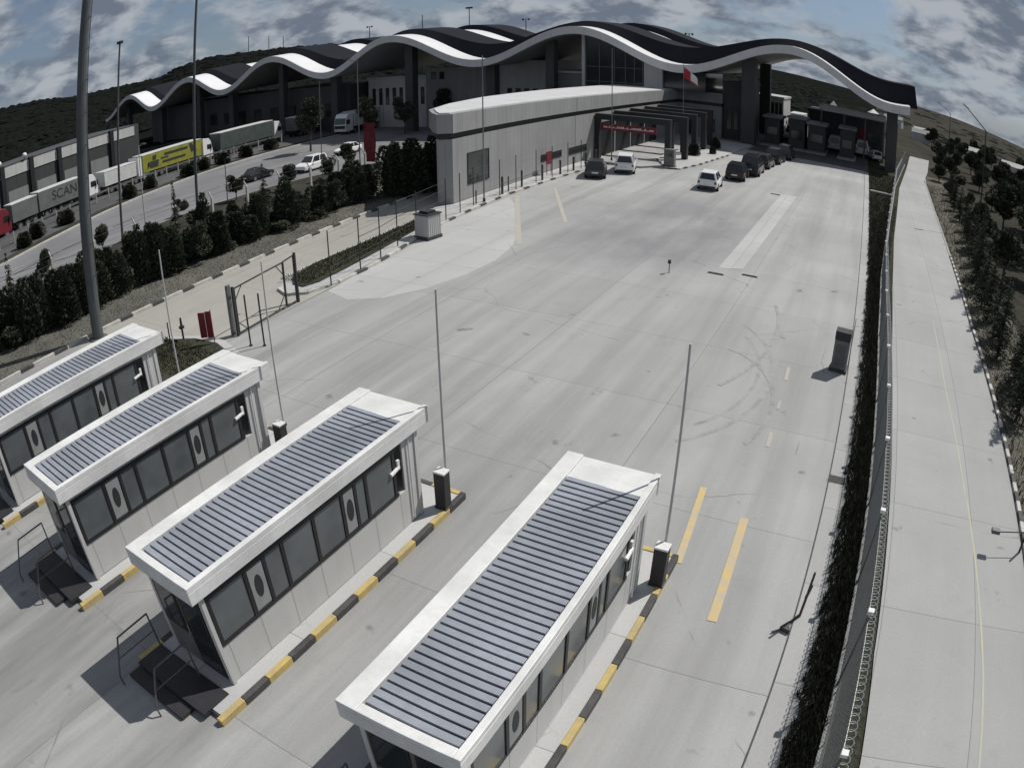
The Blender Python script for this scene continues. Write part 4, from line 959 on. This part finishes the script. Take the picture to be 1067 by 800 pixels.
# guard rail in front of the trucks
t = thing('guard_rail', 'pale horizontal guard rail on posts between the truck road and the parked trucks', 'guard rail', (0, 0, 0))
GR = [(-74, 20), (-79.5, 33), (-84.0, 46), (-86.5, 58), (-88.0, 70), (-88.5, 84)]
s = MB()
for a, b in zip(GR, GR[1:]): s.prism([(a[0]-.04, a[1]), (a[0]+.04, a[1]), (b[0]+.04, b[1]), (b[0]-.04, b[1])], -.95, -.68)
obj('rail', s, M['grey_steel'], t)
for i in range(26):
    u = i/25*(len(GR)-1); k = min(int(u), len(GR)-2); f = u-k; x = GR[k][0]*(1-f)+GR[k+1][0]*f; y = GR[k][1]*(1-f)+GR[k+1][1]*f
    s = MB(); s.box(x-.08, x+.08, y-.08, y+.08, -2.05, -.6); obj('rail_post', s, M['kerb_grey'], t)
# banner
t = thing('banner_pole', 'tall dark red banner hanging on a thin pole beside the big bushes', 'banner', (-38.1, 46.2, base_z(-38.1, 46.2)))
s = MB(); s.tube((-.5, 0, 0), (-.5, 0, 5.6), .05, .04, 8); obj('shaft', s, M['red'], t)
s = MB(); vs = []; 
for i in range(9):
    z = 2.1+3.4*i/8
    for j in range(5): vs.append((-.45+1.15*j/4, .07*math.sin(i*1.1+j*.9), z))
s.add(vs, [(i*5+j, i*5+j+1, (i+1)*5+j+1, (i+1)*5+j) for i in range(8) for j in range(4)]); obj('banner_cloth', s, M['red'], t)
# ------------------------------------------------------------------ buildings
def windows(parent, face, cells, mat=None, frame=.07):
    """face(u, v, d) -> point; cells: (u0, u1, v0, v1)"""
    for (u0, u1, v0, v1) in cells:
        f = MB()
        P = lambda u, v, d: face(u, v, d)
        for (a, b, c, d) in ((u0-frame, u1+frame, v0-frame, v0), (u0-frame, u1+frame, v1, v1+frame), (u0-frame, u0, v0, v1), (u1, u1+frame, v0, v1)):
            vs = [P(a, c, .0), P(b, c, .0), P(b, d, .0), P(a, d, .0), P(a, c, .05), P(b, c, .05), P(b, d, .05), P(a, d, .05)]
            f.add(vs, [(3, 2, 1, 0), (4, 5, 6, 7), (0, 1, 5, 4), (1, 2, 6, 5), (2, 3, 7, 6), (3, 0, 4, 7)])
        fo = obj('window', f, M['frame'], parent)
        g = MB(); g.add([P(u0, v0, .02), P(u1, v0, .02), P(u1, v1, .02), P(u0, v1, .02)], [(0, 1, 2, 3)]); obj('pane', g, mat or M['dark_glass'], fo)
# terminal: long low building with a rounded left end
t = thing('terminal_building', 'long pale terminal building with flat roof and dark window band, left of the yard', 'building', (-26.3, 40.6, 0))
X0 = 0.0; YL = 58.6
def outline(off=0):
    # local coords, origin at near right corner; end face slants back to the left
    o = off
    return [(o, -.0-o*.4), (o, YL), (-8.3, YL+.0), (-8.1-o, 30), (-7.3-o, 16), (-5.7-o, 8), (-4.0-o*.9, 3.3-o*.5), (-2.0-o*.6, .75-o*.8), (-.85, -.45-o)]
wo = outline(); wo = [wo[0], wo[1], wo[2], (-7.6, 30), (-6.8, 16), (-5.2, 8.4), (-3.8, 4.6), (-1.25, 1.3), (-1.1, -.25)]
w = MB(); w.prism(wo, 0, 4.62); obj('wall', w, M['terminal'], t)
w = MB(); w.prism(outline(-.14), 4.62, 5.06); obj('window_band', w, M['band'], t)
w = MB(); w.prism(outline(.1), 5.06, 6.42); obj('parapet', w, M['terminal'], t)
w = MB(); w.prism(outline(-.25), 6.42, 6.5); obj('roof', w, M['terminal_roof'], t)
face = lambda u, v, d: (X0+d, u, v)
windows(t, face, [(1.9, 4.7, 1.2, 3.35)])
windows(t, face, [(13.4, 17.3, 1.2, 1.66), (19.1, 23.0, 1.1, 1.62), (26.2, 30.6, .15, 3.5), (31.2, 35.6, .15, 3.5), (36.2, 40.6, .15, 3.5), (41.2, 45.6, .15, 3.5)], M['glass_and_shade'])  # tall dark panes added: their colour stands in for shade behind the portal frames
windows(t, lambda u, v, d: (-3.8+u*.611-d*.791, 4.6-u*.791-d*.611, v), [(.3, 1.9, .1, 3.3), (2.2, 3.8, .1, 3.3)])
# projecting wing
t = thing('terminal_wing', 'shaded grey wing of the terminal projecting towards the gate', 'building', (-26.3, 99.2, 0))
w = MB(); w.box(0, 6.2, -2.4, 14, 0, 4.6); obj('wall', w, M['hall_grey'], t)
w = MB(); w.box(-.0, 6.1, -2.3, 14, 4.6, 5.05); obj('window_band', w, M['band'], t)
w = MB(); w.box(-.1, 6.3, -2.5, 14, 5.05, 6.4); obj('parapet', w, M['hall_grey'], t)
w = MB(); w.box(.2, 6.0, -2.2, 13.7, 6.4, 6.46); obj('roof', w, M['terminal_roof'], t)
windows(t, lambda u, v, d: (u, -2.4-d, v), [(1.2, 2.4, .3, 2.6), (3.4, 5.2, .9, 2.6)])
# portal frames with the red sign
PF = [(66.0, -26.2, -18.6), (71.2, -26.2, -18.3), (76.4, -26.2, -18.6), (81.6, -26.2, -18.8), (86.8, -26.2, -19.2)]
for i, (y, xa, xb) in enumerate(PF):
    t = thing('portal_frame', ['dark portal frame nearest the camera with the red sign under its beam', 'second dark portal frame behind the red sign', 'third dark portal frame in the row', 'fourth dark portal frame in the row', 'farthest dark portal frame, nearest the gate'][i], 'portal frame', (0, y, 0), 0, 'dark portal frames before the terminal entrance')
    b = MB(); b.box(xa, xb, -.35, .35, 4.0, 4.6); obj('beam', b, M['frame'], t)
    b = MB(); b.box(xb-.55, xb, -.34, .34, 0, 4.0); obj('column', b, M['frame'], t)
    if i == 0:
        b = MB(); b.box(xa+.0, xa+.4, -.34, .34, 0, 4.0); obj('column', b, M['frame'], t)
    if i in (1, 2):
        b = MB(); b.box(-20.4, -19.8, -.3, .3, 0, 4.0); obj('column', b, M['frame'], t)
t = thing('entrance_sign', 'dark red entrance sign with a line of small pale lettering under the first portal frame', 'sign', (-22.6, 66.0, 0))
b = MB(); b.box(-3.1, 2.5, -.1, .1, 2.95, 3.6); obj('board', b, M['red'], t)
s = MB(); random.seed(3); u = -2.8; top = []
while u < 2.3:
    L = random.uniform(.10, .22); hh = random.uniform(.14, .2) if random.random() < .82 else .05
    top += [(u, 3.22+hh), (u+L, 3.22+hh), (u+L, 3.235), (u+L+.05, 3.235)]; u += L+.05
ol = [(-2.8, 3.2), (u, 3.2)]+top[::-1]
s.add([(p, -.125, q) for p, q in ol]+[(p, -.101, q) for p, q in ol], [tuple(range(len(ol)))]+[(i, (i+1) % len(ol), len(ol)+(i+1) % len(ol), len(ol)+i) for i in range(len(ol))])
obj('lettering', s, M['lettering'], t)
# raised island with portal columns
mb = MB(); poly = [(-18.4, 64.1), (-17.3, 64.6), (-16.5, 69.3), (-15.6, 79.8), (-15.2, 94), (-20.5, 94), (-21.4, 72.5), (-20.9, 69)]
mb.prism([(x+(.12 if x < -18 else -.12), y+.15) for x, y in poly], -.02, .13); structure('entrance_island', mb, M['light_concrete'])
striped_kerb('entrance_island_kerb', [(-20.9, 69.2), (-18.4, 64.1), (-17.3, 64.6), (-16.5, 69.3), (-15.6, 79.8)], 1.9, [M['black_paint'], M['kerb_white']], .16, .15)
t = thing('ticket_machine', 'grey post box with round base at the near tip of the entrance island', 'ticket post', (-18.45, 65.2, .12))
b = MB(); b.box(-.5, .5, -.35, .35, .05, 1.7); obj('body', b, M['cabinet'], t, bevel=.03)
b = MB(); b.box(-.6, .6, -.42, .42, 0, .05); obj('foot', b, M['black_paint'], t)
b = MB(); b.box(-.35, .35, -.37, -.352, 1.0, 1.5); obj('screen', b, M['dark_glass'], t)
for (x, y, s_, lab) in [(-18.6, 75.2, .8, 'dark planting bed bush on the entrance island, nearer one'), (-18.0, 84.0, .8, 'dark planting bed bush on the entrance island, farther one'), (-17.2, 78.5, .5, 'small bush beside the portal columns on the entrance island')]:
    plant('island_bush', HEDGE[k % 4], T_short, x, y, .1, s_, s_*.6, lab, 'bush', 'bushes on the entrance island'); k += 1
# ---- the wavy canopy
EXT = [(15, 9.6), (3.8, 8.1), (-10.3, 13.4), (-25, 8.95), (-39.8, 13.8), (-55.5, 8.7), (-71.3, 13.6), (-85.5, 8.2), (-99.5, 12.75), (-114.5, 7.55), (-127, 11.75), (-142, 6.65), (-153, 10.9), (-167, 6.1)]
def wave(x):
    for (a, za), (b, zb) in zip(EXT, EXT[1:]):
        if b <= x <= a:
            u = (x-a)/(b-a); return za+(zb-za)*(1-math.cos(PI*u))/2
    return EXT[-1][1]
def crestness(x): 
    lo, hi = 7.9, 13.6
    return max(0, min(1, (wave(x)-lo)/(hi-lo)))
t = thing('wavy_canopy', 'huge wave shaped canopy roof with pale edge and dark top over the gate', 'canopy', (0, 92, 0))
XS = fr(-166.5, 6.3, .9)
def skin(f0, f1, name, m, sm=True, xs=XS):
    mb = MB(); vs = []; fs = []
    for x in xs: vs += [f0(x), f1(x)]
    for i in range(len(xs)-1): fs.append((2*i, 2*i+2, 2*i+3, 2*i+1))
    mb.add(vs, fs); return obj(name, mb, m, t, smooth=sm)
FH = lambda x: 1.16*(1-.25*smooth(-140, -166, x))
def pz(x): return wave(x)+FH(x)
def solid(rings_fn, name, m, xs=XS, sm=False):
    mb = MB(); mb.loft([rings_fn(x) for x in xs]); return obj(name, mb, m, t, smooth=sm)
solid(lambda x: [(x, 0, wave(x)), (x, 0, pz(x)), (x, .5, pz(x)+.02), (x, .5, wave(x))], 'fascia', M['fascia'])
solid(lambda x: [(x, .503, wave(x)+.02), (x, .503, wave(x)+.29), (x, 33, wave(x)+.8), (x, 33, wave(x)+.5)], 'soffit', M['soffit'])
def ds(x): return 3.6+1.2*smooth(-30, -70, x)
def dz(x): return (1.0+1.7*(1-crestness(x))*smooth(-160, -20, x)+.25*(1-crestness(x)))*(1-.35*smooth(-60, -160, x))
solid(lambda x: [(x, .505, wave(x)+.3), (x, .505, pz(x)+.015), (x, ds(x), pz(x)+.17), (x, ds(x), wave(x)+.35)], 'front_roof_sheet', M['roof_white'])
XS2 = fr(-165, 7.6, .9)
def zdark(x): return pz(min(x, 6.3))+.12
solid(lambda x: [(x, ds(x)+.02, zdark(x)-.3), (x-(.35 if x > 7 else 0), ds(x)+1.4, zdark(x)+dz(min(x, 6.3))), (x-(.4 if x > 7 else 0), 15, zdark(x)+dz(min(x, 6.3))+.35), (x, 15, zdark(x)-.2)], 'dark_roof', M['roof_dark'], XS2)
solid(lambda x: [(x, 15.01, zdark(x)-.2), (x, 15.01, zdark(x)+dz(x)*.75-.9*smooth(-12, 0, x)), (x, 24, zdark(x)+dz(x)*.75+.25-1.4*smooth(-12, 0, x)), (x, 24, zdark(x)-.1)], 'middle_roof_sheet', M['roof_white'])
solid(lambda x: [(x, 24.01, zdark(x)-.1), (x, 25.0, zdark(x)+dz(x)+1.0-2.6*smooth(-12, 0, x)), (x, 34, zdark(x)+dz(x)+1.3-3.2*smooth(-12, 0, x)), (x, 34, zdark(x)-.1)], 'rear_roof', M['roof_dark'])
for (x, w_, d_, zb) in [(4.0, 1.5, 1.6, 0), (-16.0, 1.9, 2.0, 0), (-44.6, 1.3, 1.4, -.5), (-54.3, 1.5, 1.5, -2), (-69.2, 1.5, 1.5, -2), (-85.5, 1.5, 1.5, -2), (-99, 1.2, 1.2, -2), (-114.5, 1.5, 1.5, -2), (-126, 1.2, 1.2, -2), (-142, 1.4, 1.4, -2), (-158, 1.2, 1.2, -2), (4.6, 1.5, 1.6, 0), (-16.6, 1.7, 1.6, 0), (-54.5, 1.4, 1.4, -2)]:
    back = 22 if x in (4.6, -16.6, -54.5) else 2.4
    b = MB(); b.box(x-w_/2, x+w_/2, back, back+d_, zb-.1, wave(x)+.2); obj('pillar', b, M['pillar'], t)
# ---- buildings under the canopy
def block(name, label, x0, x1, y0, y1, z0, z1, m, cat='building', cells=(), ledge=None, roofm=None, group=None):
    t = thing(name, label, cat, ((x0+x1)/2, y0, z0), 0, group); hw = (x1-x0)/2; h = z1-z0; d = y1-y0
    b = MB(); b.box(-hw, hw, 0, d, -.1, h-.35); obj('wall', b, m, t)
    b = MB(); b.box(-hw-.15, hw+.15, -.2, d+.1, h-.35, h); obj('roof', b, roofm or m, t)
    windows(t, lambda u, v, dd: (u-hw, -dd, v), cells)
    if ledge is not None:
        b = MB(); b.box(-hw-.1, hw+.1, -.6, -.001, ledge, ledge+.35); obj('ledge', b, M['parapet'], t)
    return t
block('inspection_hall', 'long dark hall under the left waves of the canopy', -150, -84, 97, 116, -2, 6.6, M['hall'], cells=[(60-5*i, 62.2-5*i, 2.8, 5.2) for i in range(9)])
block('office_block', 'pale office block with slot windows behind the roadside trees', -83, -70.5, 101, 114, -2, 7.4, M['hall_pale'], cells=[(1.0+1.5*i, 1.6+1.5*i, 4.2, 7.2) for i in range(8)], roofm=M['parapet'])
block('plain_block', 'plain dark grey block under the third wave of the canopy', -69.8, -58, 100, 114, -2, 8.6, M['hall_grey'], cells=[(1.2, 2.0, 8.6, 9.8), (2.8, 3.6, 8.6, 9.8)])
block('pale_office', 'pale office wall with a row of small windows and white ledges', -57, -47, 102, 114, -2, 9.6, M['hall_pale'], cells=[(1.5+1.5*i, 2.2+1.5*i, 5.4, 6.8) for i in range(5)], ledge=4.4)
block('grey_office', 'grey block with two windows left of the tall glass facade', -46, -39.4, 97, 112, -2, 8.1, M['hall_grey'], cells=[(2.8, 3.6, 5.4, 6.9), (4.4, 5.2, 5.4, 6.9)], roofm=M['parapet'])
t = thing('glass_hall', 'tall dark glass facade rising to the underside of the second arch', 'building', (-39, 94.4, 0))
xs = fr(-39, -30.6, .7); b = MB(); b.loft([[(x+39, 0, 0), (x+39, 0, wave(x)+.25), (x+39, 16, wave(x)+.5), (x+39, 16, 0)] for x in xs]); obj('glazing', b, M['dark_glass'], t)
b = MB()
for x in (-39, -37, -34.8, -33.2, -31.9, -30.7): b.box(x+39-.06, x+39+.06, -.12, -.002, 0, wave(x)+.2)
for z in (3, 6.8, 9.0): b.box(0, 8.4, -.08, -.003, z-.05, z+.05)
obj('mullions', b, M['grey_steel'], t)
b = MB(); b.box(-.55, -.1, -.3, .6, 0, wave(-39)+.1); obj('corner_column', b, M['hall_pale'], t)
t = thing('stair_block', 'pale wall block between the glass facade and the terminal flag', 'building', (-30.5, 94.2, 0))
xs = fr(-30.5, -27.9, .65); b = MB(); b.loft([[(x+30.5, 0, 0), (x+30.5, 0, wave(x)+.25), (x+30.5, 14, wave(x)+.6), (x+30.5, 14, 0)] for x in xs]); obj('wall', b, M['hall_pale'], t)
b = MB(); b.box(2.65, 8.5, .6, 12, 6.5, 9.2); obj('glazing', b, M['dark_glass'], t)
block('gate_office', 'dark office with ribbed front under the right arch, left of the gate', -20.0, -16.9, 97.5, 110, 0, 8.4, M['shed'], cells=[(.5, 1.1, 1.5, 4.4), (1.5, 2.1, 1.5, 4.4)])
block('white_house', 'white building with a columned upper storey seen through the right arch', -19.5, -14.3, 121, 132, 0, 6.4, M['parapet'], cells=[(1.7+.7*i, 2.05+.7*i, 3.3, 5.2) for i in range(5)])
# inspection gate: flat roof on columns, booths, kerbs
t = thing('gate_canopy', 'flat roofed checkpoint canopy on thin columns under the right arch', 'canopy', (-1.8, 103, 0))
b = MB(); b.box(-5.0, 5.2, 0, 7, 6.2, 6.9); obj('roof', b, M['parapet'], t)
for x in (-4.7, -1.2, 2.0, 4.9):
    b = MB(); b.box(x-.12, x+.12, .4, .65, 0, 6.2); obj('column', b, M['grey_steel'], t)
for (x0, x1, z1, lab) in [(-10.9, -8.6, 4.6, 'dark checkpoint booth left of the white truck under the arch'), (-8.1, -5.6, 4.2, 'dark checkpoint booth right of the white truck under the arch'), (-3.4, -1.3, 4.4, 'dark checkpoint booth in the middle of the gate'), (-14.4, -12.2, 4.2, 'dark checkpoint booth nearest the wide pillar')]:
    tt = thing('checkpoint_booth', lab, 'booth', ((x0+x1)/2, 99.5, 0), 0, 'checkpoint booths under the arch'); hw = (x1-x0)/2
    b = MB(); b.box(-hw, hw, 0, 5, .15, z1-.3); obj('wall', b, M['shed'], tt)
    b = MB(); b.box(-hw-.3, hw+.3, -.3, 5.4, z1-.3, z1); obj('roof', b, M['hall_grey'], tt)
    windows(tt, lambda u, v, d, hw=hw: (u-hw, -d, v), [(.35, 2*hw-.35, 1.4, 2.6)])
    b = MB(); b.box(-hw-.3, hw+.3, -2.5, 5.6, -.02, .14); obj('kerb', b, M['kerb_grey'], tt)
car(-11.6, 112, math.radians(180), M['car_white'], 'white van coming through the gate under the right arch', 'van', scale=1.25)
truck(-11.9, 124, math.radians(180), 'white truck waiting behind the checkpoint booths', 7, 3.8, M['tr_white'], M['car_white'], z=0, group=None)
car(-4.4, 108, 0, M['car_white'], 'white van between the checkpoint booths, seen left of the middle booth', 'van', scale=1.2)
car(-.1, 109, 0, M['car_white'], 'white van under the flat checkpoint canopy right of the middle booth', 'van', scale=1.2)
car(2.0, 106, .2, M['car_white'], 'white car under the flat checkpoint canopy beside the right pillar', 'hatch')
block('customs_shed', 'dark customs shed with a dark red doorway behind the checkpoint canopy', -9.3, 3.4, 114, 124, 0, 5.6, M['shed'], cells=[(1, 3, .5, 3.6), (10, 12, .5, 3.4)])
b = MB(); b.box(2.2, 3.6, -.06, -.002, .2, 4.0); obj('door', b, M['red'], SC.objects['customs_shed'])
b = MB(); b.box(-.6, .9, -.06, -.002, .2, 3.8); obj('door', b, M['frame'], SC.objects['customs_shed'])
# long shed on the left
t = thing('long_shed', 'long dark shed with pale parapet panels and dark columns behind the parked trucks', 'building', (-100, 35, -2.55), math.atan2(7, 36))
b = MB(); b.box(-14, 0, -30, 31, -.1, 6.6); obj('wall', b, M['shed'], t)
for i in range(10):
    y0 = -30+6.0*i; b = MB(); b.box(-.001, .12, y0+.45, min(31, y0+5.8), 6.75, 8.35); obj('parapet_panel', b, M['parapet'], t)
    b = MB(); b.box(.0, .5, y0-.4, y0+.42, -.1, 8.7); obj('column', b, M['frame'], t)
b = MB(); b.box(-14, -.002, -30, 31, 6.6, 8.6); obj('roof', b, M['hall'], t)
for i in range(9):
    y0 = -30+6.0*i; b = MB(); b.box(-.001, .06, y0+1.0, y0+5.2, .1, 4.6); obj('roller_door', b, M['hall_grey'], t)
for (y, lab) in [(4.8, 'white round lamp on the shed parapet, right one'), (-.4, 'white round lamp on the shed parapet, left one')]:
    p = Matrix.Rotation(math.atan2(7, 36), 4, 'Z') @ Vector((.2, y, 0))
    l = thing('roof_lamp', lab, 'lamp', (-100+p.x, 35+p.y, -2.55+8.7), 0, 'lamps on the shed parapet'); b = MB()
    for i in range(6):
        pass
    rings = [[(.42*math.sin(PI*(j+.5)/7)*math.cos(2*PI*i/10), .42*math.sin(PI*(j+.5)/7)*math.sin(2*PI*i/10), .5-.42*math.cos(PI*(j+.5)/7)) for i in range(10)] for j in range(7)]
    b.loft(rings); obj('globe', b, M['white'], l, smooth=True)
    b = MB(); b.tube((0, 0, -.05), (0, 0, .1), .08, .08, 8); obj('stem', b, M['frame'], l)
# small pale farm buildings in the fields
for (x, y, w, h, lab) in [(14, 330, 9, 4, 'small pale farmhouse in the fields just right of the canopy end'), (27, 300, 8, 3.5, 'pale farm shed beyond the nearer street lamp'), (44, 260, 8, 3.2, 'long pale farm building among the field trees'), (57, 240, 9, 3, 'low pale farm shed near the right picture edge'), (21, 240, 7, 3.4, 'pale house with dark roof right of the road end')]:
    z = gz(x, y); tt = thing('farm_building', lab, 'building', (x, y, z-.3), random.uniform(-.3, .3), 'farm buildings in the fields')
    b = MB(); b.box(-w/2, w/2, 0, w*.6, 0, h); obj('wall', b, M['hall_pale'], tt)
    b = MB(); b.add([(-w/2-.3, -.3, h), (w/2+.3, -.3, h), (w/2+.3, w*.6+.3, h), (-w/2-.3, w*.6+.3, h), (-w/2-.3, w*.3, h+1.4), (w/2+.3, w*.3, h+1.4)], [(0, 1, 5, 4), (2, 3, 4, 5), (1, 2, 5), (3, 0, 4), (3, 2, 1, 0)]); obj('roof', b, M['hall_grey'], tt)
for (x, y, s_, lab) in [(2.2, 165, 4.5, 'white tent roof on the slope behind the checkpoint canopy, largest'), (6.5, 170, 3.5, 'white tent roof on the slope at the foot of the canopy end'), (-8, 175, 2.6, 'small white tent roof on the slope seen through the arch')]:
    z = gz(x, y)+2.2; tt = thing('white_tent', lab, 'tent', (x, y, z), .3, 'white tents behind the gate')
    b = MB(); b.add([(-s_/2, -s_/2, 2.2), (s_/2, -s_/2, 2.2), (s_/2, s_/2, 2.2), (-s_/2, s_/2, 2.2), (0, 0, 4.2)], [(0, 1, 4), (1, 2, 4), (2, 3, 4), (3, 0, 4), (3, 2, 1, 0)]); obj('roof', b, M['white'], tt)
    for sx in (-1, 1):
        for sy in (-1, 1): b = MB(); b.tube((sx*s_*.46, sy*s_*.46, -3), (sx*s_*.46, sy*s_*.46, 2.2), .06, .06, 6); obj('leg', b, M['galv'], tt)
# ------------------------------------------------------------------ light, sky, camera
SUN = Vector((.42, .70, 1.0)).normalized()
el = math.asin(SUN.z); azm = math.atan2(SUN.x, SUN.y)
sl = bpy.data.lights.new('sun', 'SUN'); sl.energy = 4.1; sl.angle = math.radians(.5); sl.color = (1, .965, .915)
so = bpy.data.objects.new('sun', sl); C.objects.link(so); so.rotation_euler = SUN.to_track_quat('Z', 'Y').to_euler(); so.location = (20, 40, 60)
wd = bpy.data.worlds.new('World'); SC.world = wd; wd.use_nodes = True; nt = wd.node_tree
bg = nt.nodes['Background']; out = nt.nodes['World Output']
sky = nd(nt, 'ShaderNodeTexSky', sky_type='NISHITA'); sky.sun_disc = False; sky.sun_elevation = el; sky.sun_rotation = azm; sky.air_density = 1.0; sky.dust_density = .6
hs = nd(nt, 'ShaderNodeHueSaturation'); hs.inputs['Saturation'].default_value = .5; nt.links.new(sky.outputs[0], hs.inputs['Color'])
tint = mixrgb(nt, 1.0, hs.outputs[0], (.80, .95, 1.18), 'MULTIPLY'); nt.links.new(tint, bg.inputs[0]); bg.inputs[1].default_value = .05
# clouds: noise on a flat layer seen from below
tc = nd(nt, 'ShaderNodeTexCoord'); sx = nd(nt, 'ShaderNodeSeparateXYZ'); nt.links.new(tc.outputs['Generated'], sx.inputs[0])
def m2(op, a, b):
    n_ = nd(nt, 'ShaderNodeMath', operation=op)
    for s_, v in zip(n_.inputs, (a, b)):
        if hasattr(v, 'is_output'): nt.links.new(v, s_)
        else: s_.default_value = v
    return n_.outputs[0]
zz = m2('ADD', m2('MAXIMUM', sx.outputs[2], -.12), .42)
cx = nd(nt, 'ShaderNodeCombineXYZ'); nt.links.new(m2('DIVIDE', sx.outputs[0], zz), cx.inputs[0]); nt.links.new(m2('DIVIDE', sx.outputs[1], zz), cx.inputs[1]); 
def wnoise(scale, det, lo, hi, off=0, dist=.0):
    mp = nd(nt, 'ShaderNodeMapping'); mp.inputs['Location'].default_value = (off, off*.7, off*.3); nt.links.new(cx.outputs[0], mp.inputs['Vector'])
    n_ = nd(nt, 'ShaderNodeTexNoise'); n_.inputs['Scale'].default_value = scale; n_.inputs['Detail'].default_value = det; n_.inputs['Roughness'].default_value = .58; n_.inputs['Distortion'].default_value = dist
    nt.links.new(mp.outputs[0], n_.inputs['Vector'])
    r = nd(nt, 'ShaderNodeMapRange', interpolation_type='SMOOTHSTEP'); r.inputs[1].default_value = lo; r.inputs[2].default_value = hi; nt.links.new(n_.outputs['Fac'], r.inputs[0]); return r.outputs[0]
mask = wnoise(3.6, 10, .36, .55, 3.1, .2)
body = wnoise(6.5, 10, .40, .60, 7.7, .15)
cc = mixrgb(nt, body, (.185, .222, .29), (.50, .535, .585))
bg2 = nd(nt, 'ShaderNodeBackground'); nt.links.new(cc, bg2.inputs[0]); bg2.inputs[1].default_value = .8
mx = nd(nt, 'ShaderNodeMixShader'); nt.links.new(mask, mx.inputs[0]); nt.links.new(bg.outputs[0], mx.inputs[1]); nt.links.new(bg2.outputs[0], mx.inputs[2]); nt.links.new(mx.outputs[0], out.inputs[0])
# surveillance camera lens: wide, with barrel distortion
cd = bpy.data.cameras.new('camera'); cam = bpy.data.objects.new('camera', cd); C.objects.link(cam); SC.camera = cam
yaw, pitch, roll, F, K = .496, .4602, -.0084, 767.79, .1613
fwd = Vector((-math.sin(yaw)*math.cos(pitch), math.cos(yaw)*math.cos(pitch), -math.sin(pitch))); right = Vector((math.cos(yaw), math.sin(yaw), 0)); up = right.cross(fwd)
r2 = right*math.cos(roll)+up*math.sin(roll); u2 = up*math.cos(roll)-right*math.sin(roll)
mw = Matrix((r2, u2, -fwd)).transposed().to_4x4(); mw.translation = (0, 0, H); cam.matrix_world = mw
cd.type = 'PANO'; cd.panorama_type = 'FISHEYE_LENS_POLYNOMIAL'
cd.sensor_fit = 'HORIZONTAL'; cd.sensor_width = 36; cd.sensor_height = 36*767/1024; uu = 1067/36/F
cd.fisheye_fov = math.radians(170); cd.fisheye_polynomial_k0 = 0; cd.fisheye_polynomial_k1 = -uu; cd.fisheye_polynomial_k2 = 0; cd.fisheye_polynomial_k3 = -K*uu**3; cd.fisheye_polynomial_k4 = 0
cd.clip_start = .1; cd.clip_end = 6000
SC.view_settings.view_transform = 'Standard'; SC.view_settings.look = 'None'; SC.view_settings.exposure = 0; SC.view_settings.gamma = 1
SC.view_settings.use_curve_mapping = False
try:
    SC.cycles.max_bounces = 6; SC.cycles.diffuse_bounces = 3; SC.cycles.use_denoising = True
except Exception: pass
